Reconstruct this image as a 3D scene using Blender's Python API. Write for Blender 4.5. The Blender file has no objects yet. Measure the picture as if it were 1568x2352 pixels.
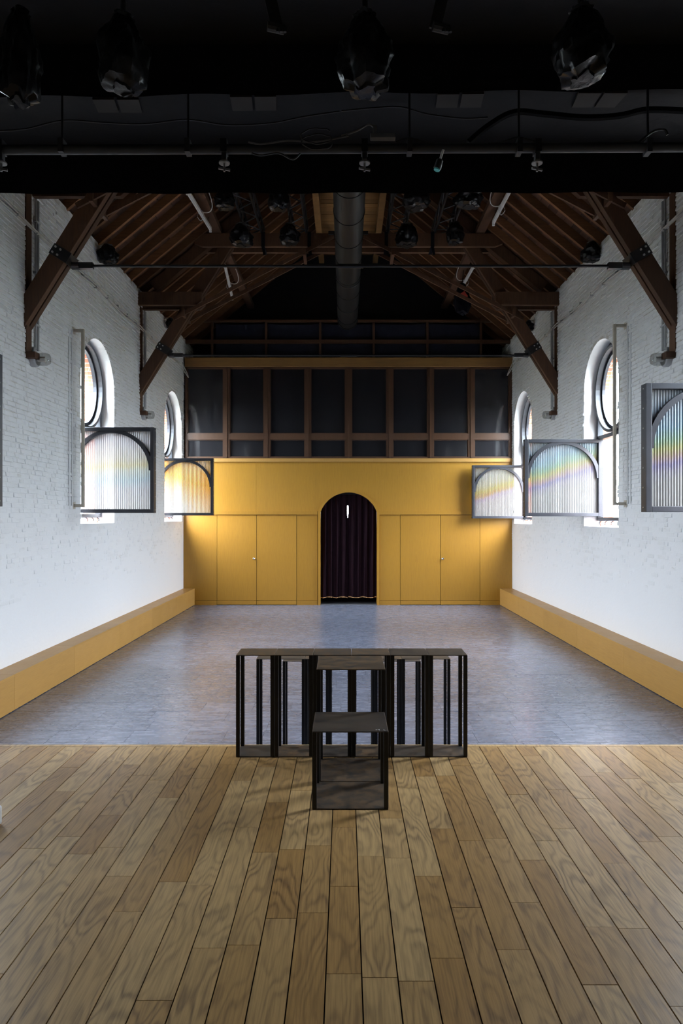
import bpy, bmesh, math, random
from mathutils import Vector, Matrix, noise as mnoise

random.seed(7)
scene = bpy.context.scene
C = scene.collection

# ------------------------------------------------------------------ camera
CAMZ = 2.3
cam_data = bpy.data.cameras.new("camera")
cam_data.sensor_fit = 'VERTICAL'
cam_data.sensor_height = 36.0
cam_data.lens = 24.0
cam_data.shift_x = -8 / 2352
cam_data.shift_y = 11 / 2352
cam_data.clip_start = 0.05
cam_data.clip_end = 300
cam = bpy.data.objects.new("camera", cam_data)
cam.location = (0, 0, CAMZ)
cam.rotation_euler = (math.pi / 2, 0, 0)
C.objects.link(cam)
scene.camera = cam

# ------------------------------------------------------------------ world (bright hazy sky)
world = bpy.data.worlds.new("sky")
scene.world = world
world.use_nodes = True
wn = world.node_tree.nodes
wl = world.node_tree.links
wn.clear()
w_out = wn.new('ShaderNodeOutputWorld')
w_bg = wn.new('ShaderNodeBackground')
w_bg.inputs['Color'].default_value = (0.85, 0.905, 1.0, 1)
# overcast luminance distribution: L = Lz * (1 + 2 sin(elevation)) / 3
w_tc = wn.new('ShaderNodeTexCoord')
w_sep = wn.new('ShaderNodeSeparateXYZ')
wl.new(w_tc.outputs['Generated'], w_sep.inputs[0])
w_clamp = wn.new('ShaderNodeMath'); w_clamp.operation = 'MAXIMUM'; w_clamp.inputs[1].default_value = 0.0
wl.new(w_sep.outputs['Z'], w_clamp.inputs[0])
w_mad = wn.new('ShaderNodeMath'); w_mad.operation = 'MULTIPLY_ADD'
SKY = 98.0
w_mad.inputs[1].default_value = SKY * 2 / 3
w_mad.inputs[2].default_value = SKY / 3
wl.new(w_clamp.outputs[0], w_mad.inputs[0])
wl.new(w_mad.outputs[0], w_bg.inputs['Strength'])
wl.new(w_bg.outputs[0], w_out.inputs['Surface'])

# ------------------------------------------------------------------ exposure and sampling
scene.view_settings.view_transform = 'Standard'
scene.view_settings.look = 'None'
scene.view_settings.exposure = 0.0
scene.view_settings.gamma = 1.0
scene.view_settings.use_curve_mapping = False
scene.cycles.use_denoising = True
scene.cycles.use_adaptive_sampling = True
scene.cycles.adaptive_threshold = 0.06
scene.cycles.adaptive_min_samples = 24
scene.cycles.max_bounces = 8
scene.cycles.diffuse_bounces = 6
scene.cycles.glossy_bounces = 4
scene.cycles.transparent_max_bounces = 16
scene.cycles.sample_clamp_indirect = 6.0
scene.cycles.caustics_reflective = False
scene.cycles.caustics_refractive = False

# ------------------------------------------------------------------ key dimensions of the hall
F = 1568.0
XL, XR = -4.214, 4.362          # inner faces of the side walls
XC = 0.5 * (XL + XR)
DB = 17.81                      # timber end partition
DG = 18.94                      # gable wall behind it
DR = -4.0                       # wall behind the stage
ZW = 6.954                      # top of side walls
SL = 0.827                      # roof slope
ZRIDGE = ZW + SL * (XR - XC)
STZ = 0.6                       # stage floor level
STD = 5.08                      # stage edge
T1, T2 = 9.065, 14.085          # roof trusses

def wx(px, d): return (px - 792.0) * d / F
def wz(py, d): return CAMZ + (1187.0 - py) * d / F

# ------------------------------------------------------------------ helpers
def tag(o, label=None, cat=None, group=None, kind=None):
    if label: o['label'] = label
    if cat: o['category'] = cat
    if group: o['group'] = group
    if kind: o['kind'] = kind
    return o

def empty(name, loc, label=None, cat=None, group=None, kind=None):
    o = bpy.data.objects.new(name, None)
    o.location = loc
    o.empty_display_size = 0.1
    C.objects.link(o)
    return tag(o, label, cat, group, kind)

def origin_of(p):
    v = Vector((0, 0, 0))
    while p is not None:
        v = v + p.location
        p = p.parent
    return v

class MB:
    def __init__(s):
        s.v = []; s.f = []
    def quadbox(s, c):
        n = len(s.v); s.v += [tuple(p) for p in c]
        for f in ((0,3,2,1),(4,5,6,7),(0,1,5,4),(1,2,6,5),(2,3,7,6),(3,0,4,7)):
            s.f.append(tuple(n + i for i in f))
        return s
    def box(s, x0, x1, y0, y1, z0, z1):
        return s.quadbox([(x0,y0,z0),(x1,y0,z0),(x1,y1,z0),(x0,y1,z0),(x0,y0,z1),(x1,y0,z1),(x1,y1,z1),(x0,y1,z1)])
    def beam(s, p, q, w, h, up=(0,0,1)):
        p = Vector(p); q = Vector(q); d = (q - p).normalized()
        u = Vector(up); sd = d.cross(u)
        if sd.length < 1e-5: sd = d.cross(Vector((1,0,0)))
        sd.normalize(); u = sd.cross(d).normalized()
        a = sd * w / 2; b = u * h / 2
        return s.quadbox([p-a-b, p+a-b, q+a-b, q-a-b, p-a+b, p+a+b, q+a+b, q-a+b])
    def tube(s, pts, r, n=8, closed=False, caps=True):
        pts = [Vector(p) for p in pts]; m = len(pts); base = len(s.v)
        ref = Vector((0.123, 0.31, 0.94)).normalized()
        for i, p in enumerate(pts):
            if closed: t = pts[(i+1) % m] - pts[i-1]
            elif i == 0: t = pts[1] - p
            elif i == m-1: t = p - pts[i-1]
            else: t = pts[i+1] - pts[i-1]
            t.normalize()
            a = t.cross(ref)
            if a.length < 1e-4: a = t.cross(Vector((1,0,0)))
            a.normalize(); b = t.cross(a)
            rr = r[i] if isinstance(r, (list, tuple)) else r
            for k in range(n):
                an = 2*math.pi*k/n
                s.v.append(tuple(p + a*math.cos(an)*rr + b*math.sin(an)*rr))
        for i in range(m if closed else m-1):
            i2 = (i+1) % m
            for k in range(n):
                k2 = (k+1) % n
                s.f.append((base+i*n+k, base+i*n+k2, base+i2*n+k2, base+i2*n+k))
        if caps and not closed:
            s.f.append(tuple(base + k for k in reversed(range(n))))
            s.f.append(tuple(base + (m-1)*n + k for k in range(n)))
        return s
    def prism_y(s, poly, y0, y1):
        """polygon of (x,z) extruded along y"""
        n = len(s.v); k = len(poly)
        s.v += [(x, y0, z) for x, z in poly] + [(x, y1, z) for x, z in poly]
        s.f.append(tuple(n+i for i in range(k))); s.f.append(tuple(n+k+i for i in reversed(range(k))))
        for i in range(k):
            j = (i+1) % k
            s.f.append((n+j, n+i, n+k+i, n+k+j))
        return s
    def prism_x(s, poly, x0, x1):
        """polygon of (y,z) extruded along x"""
        n = len(s.v); k = len(poly)
        s.v += [(x0, y, z) for y, z in poly] + [(x1, y, z) for y, z in poly]
        s.f.append(tuple(n+i for i in range(k))); s.f.append(tuple(n+k+i for i in reversed(range(k))))
        for i in range(k):
            j = (i+1) % k
            s.f.append((n+j, n+i, n+k+i, n+k+j))
        return s
    def strip(s, A, B, fn0, fn1, closed=False):
        """solid band between 2D polylines A and B; fn0/fn1 map (a,b) to the two 3D sides"""
        n = len(s.v); m = len(A)
        s.v += [fn0(*p) for p in A] + [fn0(*p) for p in B] + [fn1(*p) for p in A] + [fn1(*p) for p in B]
        R = range(m if closed else m-1)
        for i in R:
            j = (i+1) % m
            s.f.append((n+i, n+j, n+m+j, n+m+i))
            s.f.append((n+2*m+j, n+2*m+i, n+3*m+i, n+3*m+j))
            s.f.append((n+j, n+i, n+2*m+i, n+2*m+j))
            s.f.append((n+m+i, n+m+j, n+3*m+j, n+3*m+i))
        if not closed:
            s.f.append((n, n+m, n+3*m, n+2*m)); e = m-1
            s.f.append((n+m+e, n+e, n+2*m+e, n+3*m+e))
        return s
    def grid(s, fn, nu, nv):
        n = len(s.v)
        for i in range(nu+1):
            for j in range(nv+1):
                s.v.append(tuple(fn(i/nu, j/nv)))
        for i in range(nu):
            for j in range(nv):
                a = n+i*(nv+1)+j
                s.f.append((a, a+nv+1, a+nv+2, a+1))
        return s
    def mesh(s, name, mat=None, off=(0,0,0), smooth=False, fix=True):
        me = bpy.data.meshes.new(name)
        ox, oy, oz = off
        me.from_pydata([(x-ox, y-oy, z-oz) for x, y, z in s.v], [], s.f)
        if fix:
            bm = bmesh.new(); bm.from_mesh(me)
            bmesh.ops.recalc_face_normals(bm, faces=bm.faces)
            bm.to_mesh(me); bm.free()
        if mat: me.materials.append(mat)
        if smooth:
            for p in me.polygons: p.use_smooth = True
        me.update()
        return me
    def build(s, name, mat, parent=None, loc=None, smooth=False, bevel=0, fix=True):
        """geometry is given in world coordinates"""
        base = origin_of(parent)
        l = Vector(loc) if loc is not None else base
        me = s.mesh(name, mat, l, smooth, fix)
        o = bpy.data.objects.new(name, me)
        C.objects.link(o)
        o.location = l - base
        if parent is not None: o.parent = parent
        if bevel:
            m = o.modifiers.new("bevel", 'BEVEL'); m.width = bevel; m.segments = 2; m.limit_method = 'ANGLE'
            m.angle_limit = 0.7
        if smooth and bevel == 0:
            m = o.modifiers.new("es", 'EDGE_SPLIT'); m.split_angle = 0.7
        return o

def inst(name, me, loc, parent=None):
    o = bpy.data.objects.new(name, me)
    C.objects.link(o)
    o.location = Vector(loc) - origin_of(parent)
    if parent is not None: o.parent = parent
    return o

# ------------------------------------------------------------------ materials
MATS = {}
def nodes_of(name):
    m = bpy.data.materials.new(name); m.use_nodes = True
    nt = m.node_tree; nt.nodes.clear()
    out = nt.nodes.new('ShaderNodeOutputMaterial')
    return m, nt, nt.nodes, nt.links, out

def principled(nt, col=(.5,.5,.5), rough=.5, metal=0, spec=.5):
    b = nt.nodes.new('ShaderNodeBsdfPrincipled')
    b.inputs['Base Color'].default_value = (*col, 1)
    b.inputs['Roughness'].default_value = rough
    b.inputs['Metallic'].default_value = metal
    b.inputs['Specular IOR Level'].default_value = spec
    return b

def coords(nt, scale, rand=0.0, kind='Object', rot=(0,0,0)):
    n, l = nt.nodes, nt.links
    tc = n.new('ShaderNodeTexCoord')
    src = tc.outputs[kind]
    if rand:
        oi = n.new('ShaderNodeObjectInfo')
        mul = n.new('ShaderNodeVectorMath'); mul.operation = 'SCALE'
        mul.inputs[0].default_value = (37.3, 91.7, 53.1); l.new(oi.outputs['Random'], mul.inputs['Scale'])
        add = n.new('ShaderNodeVectorMath'); add.operation = 'ADD'
        l.new(src, add.inputs[0]); l.new(mul.outputs[0], add.inputs[1]); src = add.outputs[0]
    mp = n.new('ShaderNodeMapping'); mp.inputs['Scale'].default_value = scale; mp.inputs['Rotation'].default_value = rot
    l.new(src, mp.inputs['Vector'])
    return mp.outputs[0]

def noise(nt, vec, scale=1, detail=4, rough=.55, dist=0.0):
    t = nt.nodes.new('ShaderNodeTexNoise')
    t.inputs['Scale'].default_value = scale; t.inputs['Detail'].default_value = detail
    t.inputs['Roughness'].default_value = rough; t.inputs['Distortion'].default_value = dist
    nt.links.new(vec, t.inputs['Vector'])
    return t.outputs['Fac']

def ramp(nt, fac, stops, interp='LINEAR'):
    r = nt.nodes.new('ShaderNodeValToRGB'); r.color_ramp.interpolation = interp
    e = r.color_ramp.elements
    while len(e) > 1: e.remove(e[-1])
    e[0].position = stops[0][0]; e[0].color = (*stops[0][1], 1)
    for p, c in stops[1:]:
        x = e.new(p); x.color = (*c, 1)
    nt.links.new(fac, r.inputs['Fac'])
    return r.outputs['Color']

def math_(nt, op, a, b=None):
    m = nt.nodes.new('ShaderNodeMath'); m.operation = op
    for i, v in enumerate((a, b)):
        if v is None: continue
        if isinstance(v, (int, float)): m.inputs[i].default_value = v
        else: nt.links.new(v, m.inputs[i])
    return m.outputs[0]

def mixc(nt, fac, a, b, mode='MIX'):
    m = nt.nodes.new('ShaderNodeMix'); m.data_type = 'RGBA'; m.blend_type = mode
    for sock, v in ((m.inputs[0], fac), (m.inputs[6], a), (m.inputs[7], b)):
        if isinstance(v, (int, float)): sock.default_value = v
        elif isinstance(v, tuple): sock.default_value = (*v, 1)
        else: nt.links.new(v, sock)
    return m.outputs[2]

def bump(nt, h, strength=.3, dist=.01):
    b = nt.nodes.new('ShaderNodeBump')
    b.inputs['Strength'].default_value = strength; b.inputs['Distance'].default_value = dist
    nt.links.new(h, b.inputs['Height'])
    return b.outputs['Normal']

def rnd_value(nt, lo, hi):
    oi = nt.nodes.new('ShaderNodeObjectInfo')
    return math_(nt, 'ADD', math_(nt, 'MULTIPLY', oi.outputs['Random'], hi - lo), lo)

def simple(name, col, rough=.5, metal=0, spec=.5, bumpv=None):
    m, nt, n, l, out = nodes_of(name)
    b = principled(nt, col, rough, metal, spec)
    v = coords(nt, (1,1,1))
    f = noise(nt, v, 6, 4)
    c = mixc(nt, 1.0, tuple(col), ramp(nt, f, [(.3, (.82,.82,.82)), (.7, (1.12,1.12,1.12))]), 'MULTIPLY')
    l.new(c, b.inputs['Base Color'])
    if bumpv:
        l.new(bump(nt, noise(nt, v, bumpv[0], 4), bumpv[1], bumpv[2]), b.inputs['Normal'])
    l.new(b.outputs[0], out.inputs['Surface'])
    MATS[name] = m
    return m

def grain_wood(name, light, dark, axis, rough=.45, rings=30, spread=(5, .6), contrast=1.0, rand=(.75, 1.2), fine=.35, bmp=.15, spec=.4, hue=0.0):
    """wood with flame grain running along one axis"""
    m, nt, n, l, out = nodes_of(name)
    sc = [spread[0]]*3; sc['XYZ'.index(axis)] = spread[1]
    v = coords(nt, tuple(sc), rand=1)
    g = noise(nt, v, 1.0, 2.5, .5)
    s = math_(nt, 'SINE', math_(nt, 'MULTIPLY', g, rings*2.0))
    s01 = math_(nt, 'ADD', math_(nt, 'MULTIPLY', s, .5), .5)
    fs = [150]*3; fs['XYZ'.index(axis)] = 5
    fib = noise(nt, coords(nt, tuple(fs), rand=1), 1, 3, .6)
    pat = noise(nt, coords(nt, (2.2, 2.2, 2.2), rand=1), 1, 3, .6)
    fac = math_(nt, 'MULTIPLY', math_(nt, 'POWER', s01, 2.2), contrast)
    fac = math_(nt, 'MULTIPLY', fac, ramp(nt, pat, [(.35, (.25,.25,.25)), (.65, (1,1,1))]))
    c = mixc(nt, fac, light, dark)
    c = mixc(nt, fine, c, ramp(nt, fib, [(.35, dark), (.6, light)]))
    val = rnd_value(nt, *rand)
    hs = n.new('ShaderNodeHueSaturation'); l.new(c, hs.inputs['Color']); l.new(val, hs.inputs['Value'])
    if hue:
        l.new(rnd_value(nt, .5-hue, .5+hue), hs.inputs['Hue'])
        l.new(rnd_value(nt, .95, .8), hs.inputs['Saturation'])
    b = principled(nt, light, rough, 0, spec)
    l.new(hs.outputs[0], b.inputs['Base Color'])
    l.new(bump(nt, math_(nt, 'SUBTRACT', fib, math_(nt, 'MULTIPLY', fac, .4)), bmp, .003), b.inputs['Normal'])
    l.new(math_(nt, 'ADD', rough-.08, math_(nt, 'MULTIPLY', pat, .16)), b.inputs['Roughness'])
    l.new(b.outputs[0], out.inputs['Surface'])
    MATS[name] = m
    return m

# painted masonry
def white_paint(name, col=(.77,.77,.78), stain=(.40,.34,.26), amount=.5, b1=.5):
    m, nt, n, l, out = nodes_of(name)
    v = coords(nt, (1,1,1), kind='Object')
    big = noise(nt, v, .9, 4, .6)
    fine = noise(nt, v, 38, 5, .65)
    mid = noise(nt, coords(nt, (5, 5, 15)), 1, 4, .6)
    spots = noise(nt, coords(nt, (3, 3, 9)), 1, 5, .7, .4)
    f = ramp(nt, spots, [(.60, (0,0,0)), (.78, (1,1,1))])
    c = mixc(nt, math_(nt, 'MULTIPLY', f, amount), tuple(col), tuple(stain))
    c = mixc(nt, 1.0, c, ramp(nt, big, [(.3, (.93,.93,.92)), (.7, (1.03,1.03,1.04))]), 'MULTIPLY')
    b = principled(nt, col, .55, 0, .35)
    l.new(c, b.inputs['Base Color'])
    h = math_(nt, 'ADD', math_(nt, 'MULTIPLY', fine, .35), mid)
    l.new(bump(nt, h, b1, .02), b.inputs['Normal'])
    l.new(b.outputs[0], out.inputs['Surface'])
    MATS[name] = m
    return m
white_paint('paint')
def joint_paint(name):
    m, nt, n, l, out = nodes_of(name)
    v = coords(nt, (1,1,1))
    sp = n.new('ShaderNodeSeparateXYZ'); l.new(v, sp.inputs[0])
    ragged = math_(nt, 'ADD', sp.outputs[2], math_(nt, 'MULTIPLY', noise(nt, v, 1.3, 4), 1.6))
    mr = n.new('ShaderNodeMapRange'); mr.inputs[1].default_value = 3.4; mr.inputs[2].default_value = 4.6
    l.new(ragged, mr.inputs[0])
    patch = ramp(nt, noise(nt, v, 5, 4, .65), [(.40, (0,0,0)), (.62, (1,1,1))])
    # only the inner wall face has open joints; reveals and plaster stay white
    geo = n.new('ShaderNodeNewGeometry'); sn_ = n.new('ShaderNodeSeparateXYZ'); l.new(geo.outputs['Normal'], sn_.inputs[0])
    face = math_(nt, 'GREATER_THAN', math_(nt, 'ABSOLUTE', sn_.outputs[0]), .9)
    f = math_(nt, 'MULTIPLY', math_(nt, 'MULTIPLY', mr.outputs[0], patch), face)
    c = mixc(nt, f, (.77,.77,.78), (.48,.45,.40))
    b = principled(nt, (.8,.8,.8), .6, 0, .3)
    l.new(c, b.inputs['Base Color'])
    l.new(bump(nt, math_(nt, 'ADD', noise(nt, v, 30, 5, .65), math_(nt, 'MULTIPLY', noise(nt, v, 5, 3), 1.5)), .35, .015), b.inputs['Normal'])
    l.new(b.outputs[0], out.inputs['Surface'])
    MATS[name] = m
joint_paint('joint_paint')
white_paint('plaster', amount=.15, b1=.3)

def brick_red(name):
    m, nt, n, l, out = nodes_of(name)
    v = coords(nt, (1,1,1))
    sw = n.new('ShaderNodeSeparateXYZ'); l.new(v, sw.inputs[0])
    cb = n.new('ShaderNodeCombineXYZ')
    l.new(math_(nt, 'ADD', sw.outputs[1], sw.outputs[0]), cb.inputs[0]); l.new(sw.outputs[2], cb.inputs[1])
    t = n.new('ShaderNodeTexBrick'); l.new(cb.outputs[0], t.inputs['Vector'])
    t.inputs['Scale'].default_value = 1; t.inputs['Brick Width'].default_value = .22; t.inputs['Row Height'].default_value = .064
    t.inputs['Mortar Size'].default_value = .006
    t.inputs['Color1'].default_value = (.42,.15,.08,1); t.inputs['Color2'].default_value = (.30,.11,.07,1)
    t.inputs['Mortar'].default_value = (.5,.46,.4,1)
    b = principled(nt, (.4,.15,.1), .85)
    l.new(t.outputs['Color'], b.inputs['Base Color']); l.new(b.outputs[0], out.inputs['Surface'])
    MATS[name] = m
brick_red('red_brick')

grain_wood('oak_floor', (.43,.246,.064), (.140,.074,.023), 'Y', rough=.38, rings=46, spread=(5.0, 1.15), contrast=.9, rand=(.80, 1.15), fine=.35, bmp=.12, spec=.45, hue=.006)
grain_wood('veneer', (.375,.190,.024), (.25,.115,.014), 'Z', rough=.38, rings=4, spread=(9, .18), contrast=.25, rand=(.93, 1.06), fine=.35, bmp=.03, spec=.4)
grain_wood('bench_wood', (.42,.232,.062), (.30,.155,.040), 'Y', rough=.42, rings=6, spread=(8, .3), contrast=.3, rand=(.93, 1.08), fine=.35, bmp=.04, spec=.35)
grain_wood('dark_timber', (.090,.043,.022), (.04,.018,.010), 'Z', rough=.62, rings=8, spread=(7, .5), contrast=.6, rand=(.8, 1.25), fine=.5, bmp=.25, spec=.3)
grain_wood('rafter_wood', (.185,.085,.036), (.075,.032,.016), 'X', rough=.65, rings=8, spread=(7, .5), contrast=.6, rand=(.65, 1.4), fine=.5, bmp=.25, spec=.25)
grain_wood('board_wood', (.090,.042,.024), (.038,.017,.011), 'Y', rough=.7, rings=8, spread=(7, .3), contrast=.6, rand=(.6, 1.4), fine=.5, bmp=.25, spec=.25)
grain_wood('ridge_board', (.22,.115,.04), (.11,.055,.02), 'X', rough=.6, rings=8, spread=(7, .4), contrast=.6, rand=(.7, 1.3), fine=.5, bmp=.2, spec=.25)
grain_wood('frame_wood', (.078,.036,.018), (.045,.02,.010), 'Z', rough=.45, rings=6, spread=(8, .4), contrast=.4, rand=(.9, 1.1), fine=.4, bmp=.08, spec=.4)
grain_wood('beam_wood', (.22,.115,.032), (.12,.06,.018), 'X', rough=.5, rings=8, spread=(7, .4), contrast=.5, rand=(.95, 1.05), fine=.4, bmp=.1, spec=.35)

def slate(name):
    m, nt, n, l, out = nodes_of(name)
    v = coords(nt, (1,1,1), rand=1)
    a = noise(nt, coords(nt, (4, 16, 4), rand=1), 1, 5, .65)
    f2 = noise(nt, v, 55, 4, .7)
    sp = noise(nt, coords(nt, (9, 22, 9), rand=1), 1, 5, .75, .6)
    c = ramp(nt, a, [(.3, (.076,.086,.116)), (.55, (.112,.125,.168)), (.75, (.155,.172,.222))])
    c = mixc(nt, math_(nt, 'MULTIPLY', ramp(nt, sp, [(.68,(0,0,0)),(.82,(1,1,1))]), .45), c, (.34,.35,.39))
    hs = n.new('ShaderNodeHueSaturation'); l.new(c, hs.inputs['Color']); l.new(rnd_value(nt, .90, 1.10), hs.inputs['Value'])
    b = principled(nt, (.1,.1,.12), .3, 0, .95)
    l.new(hs.outputs[0], b.inputs['Base Color'])
    l.new(math_(nt, 'ADD', .20, math_(nt, 'MULTIPLY', a, .14)), b.inputs['Roughness'])
    l.new(bump(nt, math_(nt, 'ADD', f2, math_(nt, 'MULTIPLY', a, 1.5)), .05, .002), b.inputs['Normal'])
    l.new(b.outputs[0], out.inputs['Surface'])
    MATS[name] = m
slate('slate')
simple('grout', (.13,.14,.16), .8)
simple('gap', (.02,.014,.010), .9)

def steel(name):
    m, nt, n, l, out = nodes_of(name)
    p = noise(nt, coords(nt, (3, 7, 3), rand=1), 1, 5, .65, .5)
    q = noise(nt, coords(nt, (14, 14, 14), rand=1), 1, 5, .7)
    oi = n.new('ShaderNodeObjectInfo')
    c = ramp(nt, p, [(.35, (.026,.026,.027)), (.6, (.055,.048,.042))])
    brown = math_(nt, 'MULTIPLY', ramp(nt, q, [(.38, (0,0,0)), (.62, (1,1,1))]), math_(nt, 'ADD', math_(nt, 'MULTIPLY', oi.outputs['Random'], .75), .15))
    c = mixc(nt, brown, c, (.17,.105,.055))
    b = principled(nt, (.02,.02,.02), .4, .3, .5)
    l.new(c, b.inputs['Base Color'])
    l.new(math_(nt, 'ADD', .30, math_(nt, 'MULTIPLY', q, .25)), b.inputs['Roughness'])
    l.new(b.outputs[0], out.inputs['Surface'])
    MATS[name] = m
steel('steel')
simple('steel_leg', (.012,.012,.0125), .38, .3, .5)

simple('sash_metal', (.030,.032,.040), .35, .2, .5)
simple('black_paint', (.0038,.0037,.0052), .7, 0, .3, (12, .3, .01))
simple('black_cloth', (.0070,.0068,.0095), .95, 0, .1, (60, .3, .004))
simple('navy_cloth', (.018,.019,.030), .95, 0, .15, (5, .4, .03))
simple('black_metal', (.018,.018,.020), .4, .3, .5)
simple('iron', (.020,.020,.022), .45, .5, .5)
simple('grey_pipe', (.030,.030,.032), .5, .2, .4)
simple('duct_black', (.008,.008,.008), .5, .0, .3)
simple('bin_bag', (.006,.006,.007), .32, 0, .22, (9, .35, .03))
simple('curtain', (.014,.0055,.009), .95, 0, .08)
simple('curtain_lining', (.55,.30,.13), .8)
simple('lamp_white', (.75,.75,.73), .4)
simple('cable_white', (.55,.53,.50), .6)
simple('cable_black', (.006,.006,.007), .9, 0, .1)
simple('lamp_grey', (.38,.38,.39), .5)
simple('beige_steel', (.50,.45,.37), .45)
simple('bolt', (.55,.54,.52), .35, .7)
simple('chrome', (.6,.6,.6), .2, 1.0)
simple('strip_grey', (.10,.10,.105), .5)
simple('dull_bolt', (.20,.195,.19), .4, .5)
simple('teal', (.05,.35,.36), .4)
simple('blue_tape', (.03,.09,.35), .5)
simple('red_cloth', (.45,.05,.03), .8)
simple('gravel', (.17,.165,.155), .95, 0, .2, (20, .6, .05))
simple('hatch', (.018,.014,.011), .7)
simple('white_plastic', (.75,.75,.75), .4)

def dark_glass(name):
    m, nt, n, l, out = nodes_of(name)
    b = principled(nt, (.016,.0155,.018), .06, 0, .5)
    w = noise(nt, coords(nt, (1,1,1), rand=1), 1.5, 2)
    l.new(bump(nt, w, .02, .02), b.inputs['Normal'])
    l.new(b.outputs[0], out.inputs['Surface']); MATS[name] = m
dark_glass('dark_glass')

def clear_glass(name, tint=(.93,.97,.97), gloss=.08):
    m, nt, n, l, out = nodes_of(name)
    t = n.new('ShaderNodeBsdfTransparent'); t.inputs[0].default_value = (*tint, 1)
    g = n.new('ShaderNodeBsdfGlossy'); g.inputs['Roughness'].default_value = .02
    lw = n.new('ShaderNodeLayerWeight'); fr = math_(nt, 'ADD', math_(nt, 'MULTIPLY', math_(nt, 'POWER', lw.outputs['Facing'], 5), .7), .04)
    mx = n.new('ShaderNodeMixShader'); l.new(fr, mx.inputs[0]); l.new(t.outputs[0], mx.inputs[1]); l.new(g.outputs[0], mx.inputs[2])
    l.new(mx.outputs[0], out.inputs['Surface']); MATS[name] = m
clear_glass('glass')
clear_glass('lamp_glass', (.75,.75,.74))

def film_panel(name, stops, dirv, transparent=.35):
    """ribbed polycarbonate with dichroic film: its angle-dependent sheen is painted in as a slanted colour band"""
    m, nt, n, l, out = nodes_of(name)
    tc = n.new('ShaderNodeTexCoord')
    dp = n.new('ShaderNodeVectorMath'); dp.operation = 'DOT_PRODUCT'
    l.new(tc.outputs['Generated'], dp.inputs[0]); dp.inputs[1].default_value = dirv
    wv = noise(nt, coords(nt, (1.2, 1.2, 1.2)), 1, 2)
    rib = noise(nt, coords(nt, (70, .1, .6)), 1, 2)
    t = math_(nt, 'ADD', dp.outputs['Value'], math_(nt, 'MULTIPLY', math_(nt, 'SUBTRACT', wv, .5), .22))
    t = math_(nt, 'ADD', t, math_(nt, 'MULTIPLY', math_(nt, 'SUBTRACT', rib, .5), .10))
    c = mixc(nt, 1.0, ramp(nt, t, stops), (.41,.41,.41), 'MULTIPLY')
    tl = n.new('ShaderNodeBsdfTranslucent'); l.new(c, tl.inputs[0])
    df = n.new('ShaderNodeBsdfDiffuse'); l.new(c, df.inputs[0])
    tr = n.new('ShaderNodeBsdfTransparent'); l.new(mixc(nt, 1.0, c, (1.6,1.6,1.6), 'MULTIPLY'), tr.inputs[0])
    gl = n.new('ShaderNodeBsdfGlossy'); gl.inputs['Roughness'].default_value = .25
    m1 = n.new('ShaderNodeMixShader'); m1.inputs[0].default_value = .45; l.new(tl.outputs[0], m1.inputs[1]); l.new(df.outputs[0], m1.inputs[2])
    m2 = n.new('ShaderNodeMixShader'); m2.inputs[0].default_value = transparent; l.new(m1.outputs[0], m2.inputs[1]); l.new(tr.outputs[0], m2.inputs[2])
    m3 = n.new('ShaderNodeMixShader'); m3.inputs[0].default_value = .08; l.new(m2.outputs[0], m3.inputs[1]); l.new(gl.outputs[0], m3.inputs[2])
    l.new(m3.outputs[0], out.inputs['Surface']); MATS[name] = m
W_ = (.93,.93,.92)
RAIN = [(0, W_), (.14, W_), (.23, (.86,.84,.95)), (.31, (.64,.58,.92)), (.375, (.92,.70,.62)), (.44, (.88,.88,.36)), (.52, (.52,.82,.56)), (.62, (.42,.71,.90)), (.76, (.56,.70,.86)), (.9, (.70,.80,.90)), (1, (.80,.85,.90))]  # iridescence that shifts with viewing angle, put in as fixed colours
film_panel('film_blue', RAIN, (-.30, 0, 1.0), .14)
film_panel('film_rainbow', RAIN, (-.37, 0, 1.0), .14)
film_panel('film_gold', [(0, W_), (.17, (.93,.90,.92)), (.27, (.86,.74,.90)), (.35, (.98,.66,.30)), (.44, (.95,.82,.26)), (.56, (.90,.88,.60)), (.75, (.86,.90,.84)), (1, (.92,.92,.90))], (-.35, 0, 1.0), .12)
film_panel('film_pale', [(0, W_), (.2, (.90,.91,.95)), (.34, (.74,.88,.95)), (.45, (.86,.92,.82)), (.53, (.96,.88,.58)), (.62, (.94,.90,.78)), (.8, (.90,.87,.92)), (1, (.84,.84,.88))], (-.06, 0, 1.0), .14)
film_panel('film_panelling_orange', [(0, W_), (.25, (.94,.93,.82)), (.5, (.98,.74,.42)), (.7, (1.0,.62,.12)), (.9, (.98,.62,.16)), (1, (.92,.80,.55))], (.30, 0, .85), .34)  # orange of the panelling seen through it is painted into the tint

M = MATS

# ================================================================== SETTING
# ---- stone floor
floor = tag(MB().box(XL-.3, XR+.3, STD-.6, DG+.3, -.3, -.006).build('floor', M['grout']), kind='structure')
BLX, BRX = -3.92, 4.04         # bench fronts
tile_w = [.32, .40, .46, .52, .60]
def tile_mesh(w, dd):
    g = .0008; c = .0006; mb = MB(); x0, x1, y0, y1 = -w/2+g, w/2-g, -dd/2+g, dd/2-g
    mb.v = [(x0,y0,-.012),(x1,y0,-.012),(x1,y1,-.012),(x0,y1,-.012),(x0+c,y0+c,0),(x1-c,y0+c,0),(x1-c,y1-c,0),(x0+c,y1-c,0)]
    mb.f = [(4,5,6,7),(0,1,5,4),(1,2,6,5),(2,3,7,6),(3,0,4,7)]
    return mb
ROW = .372
tmeshes = {}
tiles = []
y = 5.10; r = 0
while y < DB - .02:
    dd = min(ROW, DB - y)
    x = BLX - random.uniform(.0, .5)
    while x < BRX + .05:
        w = random.choice(tile_w)
        tiles.append((x + w/2, y + dd/2, w, dd, random.uniform(-.0012, .0008)))
        x += w
    y += dd
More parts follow.
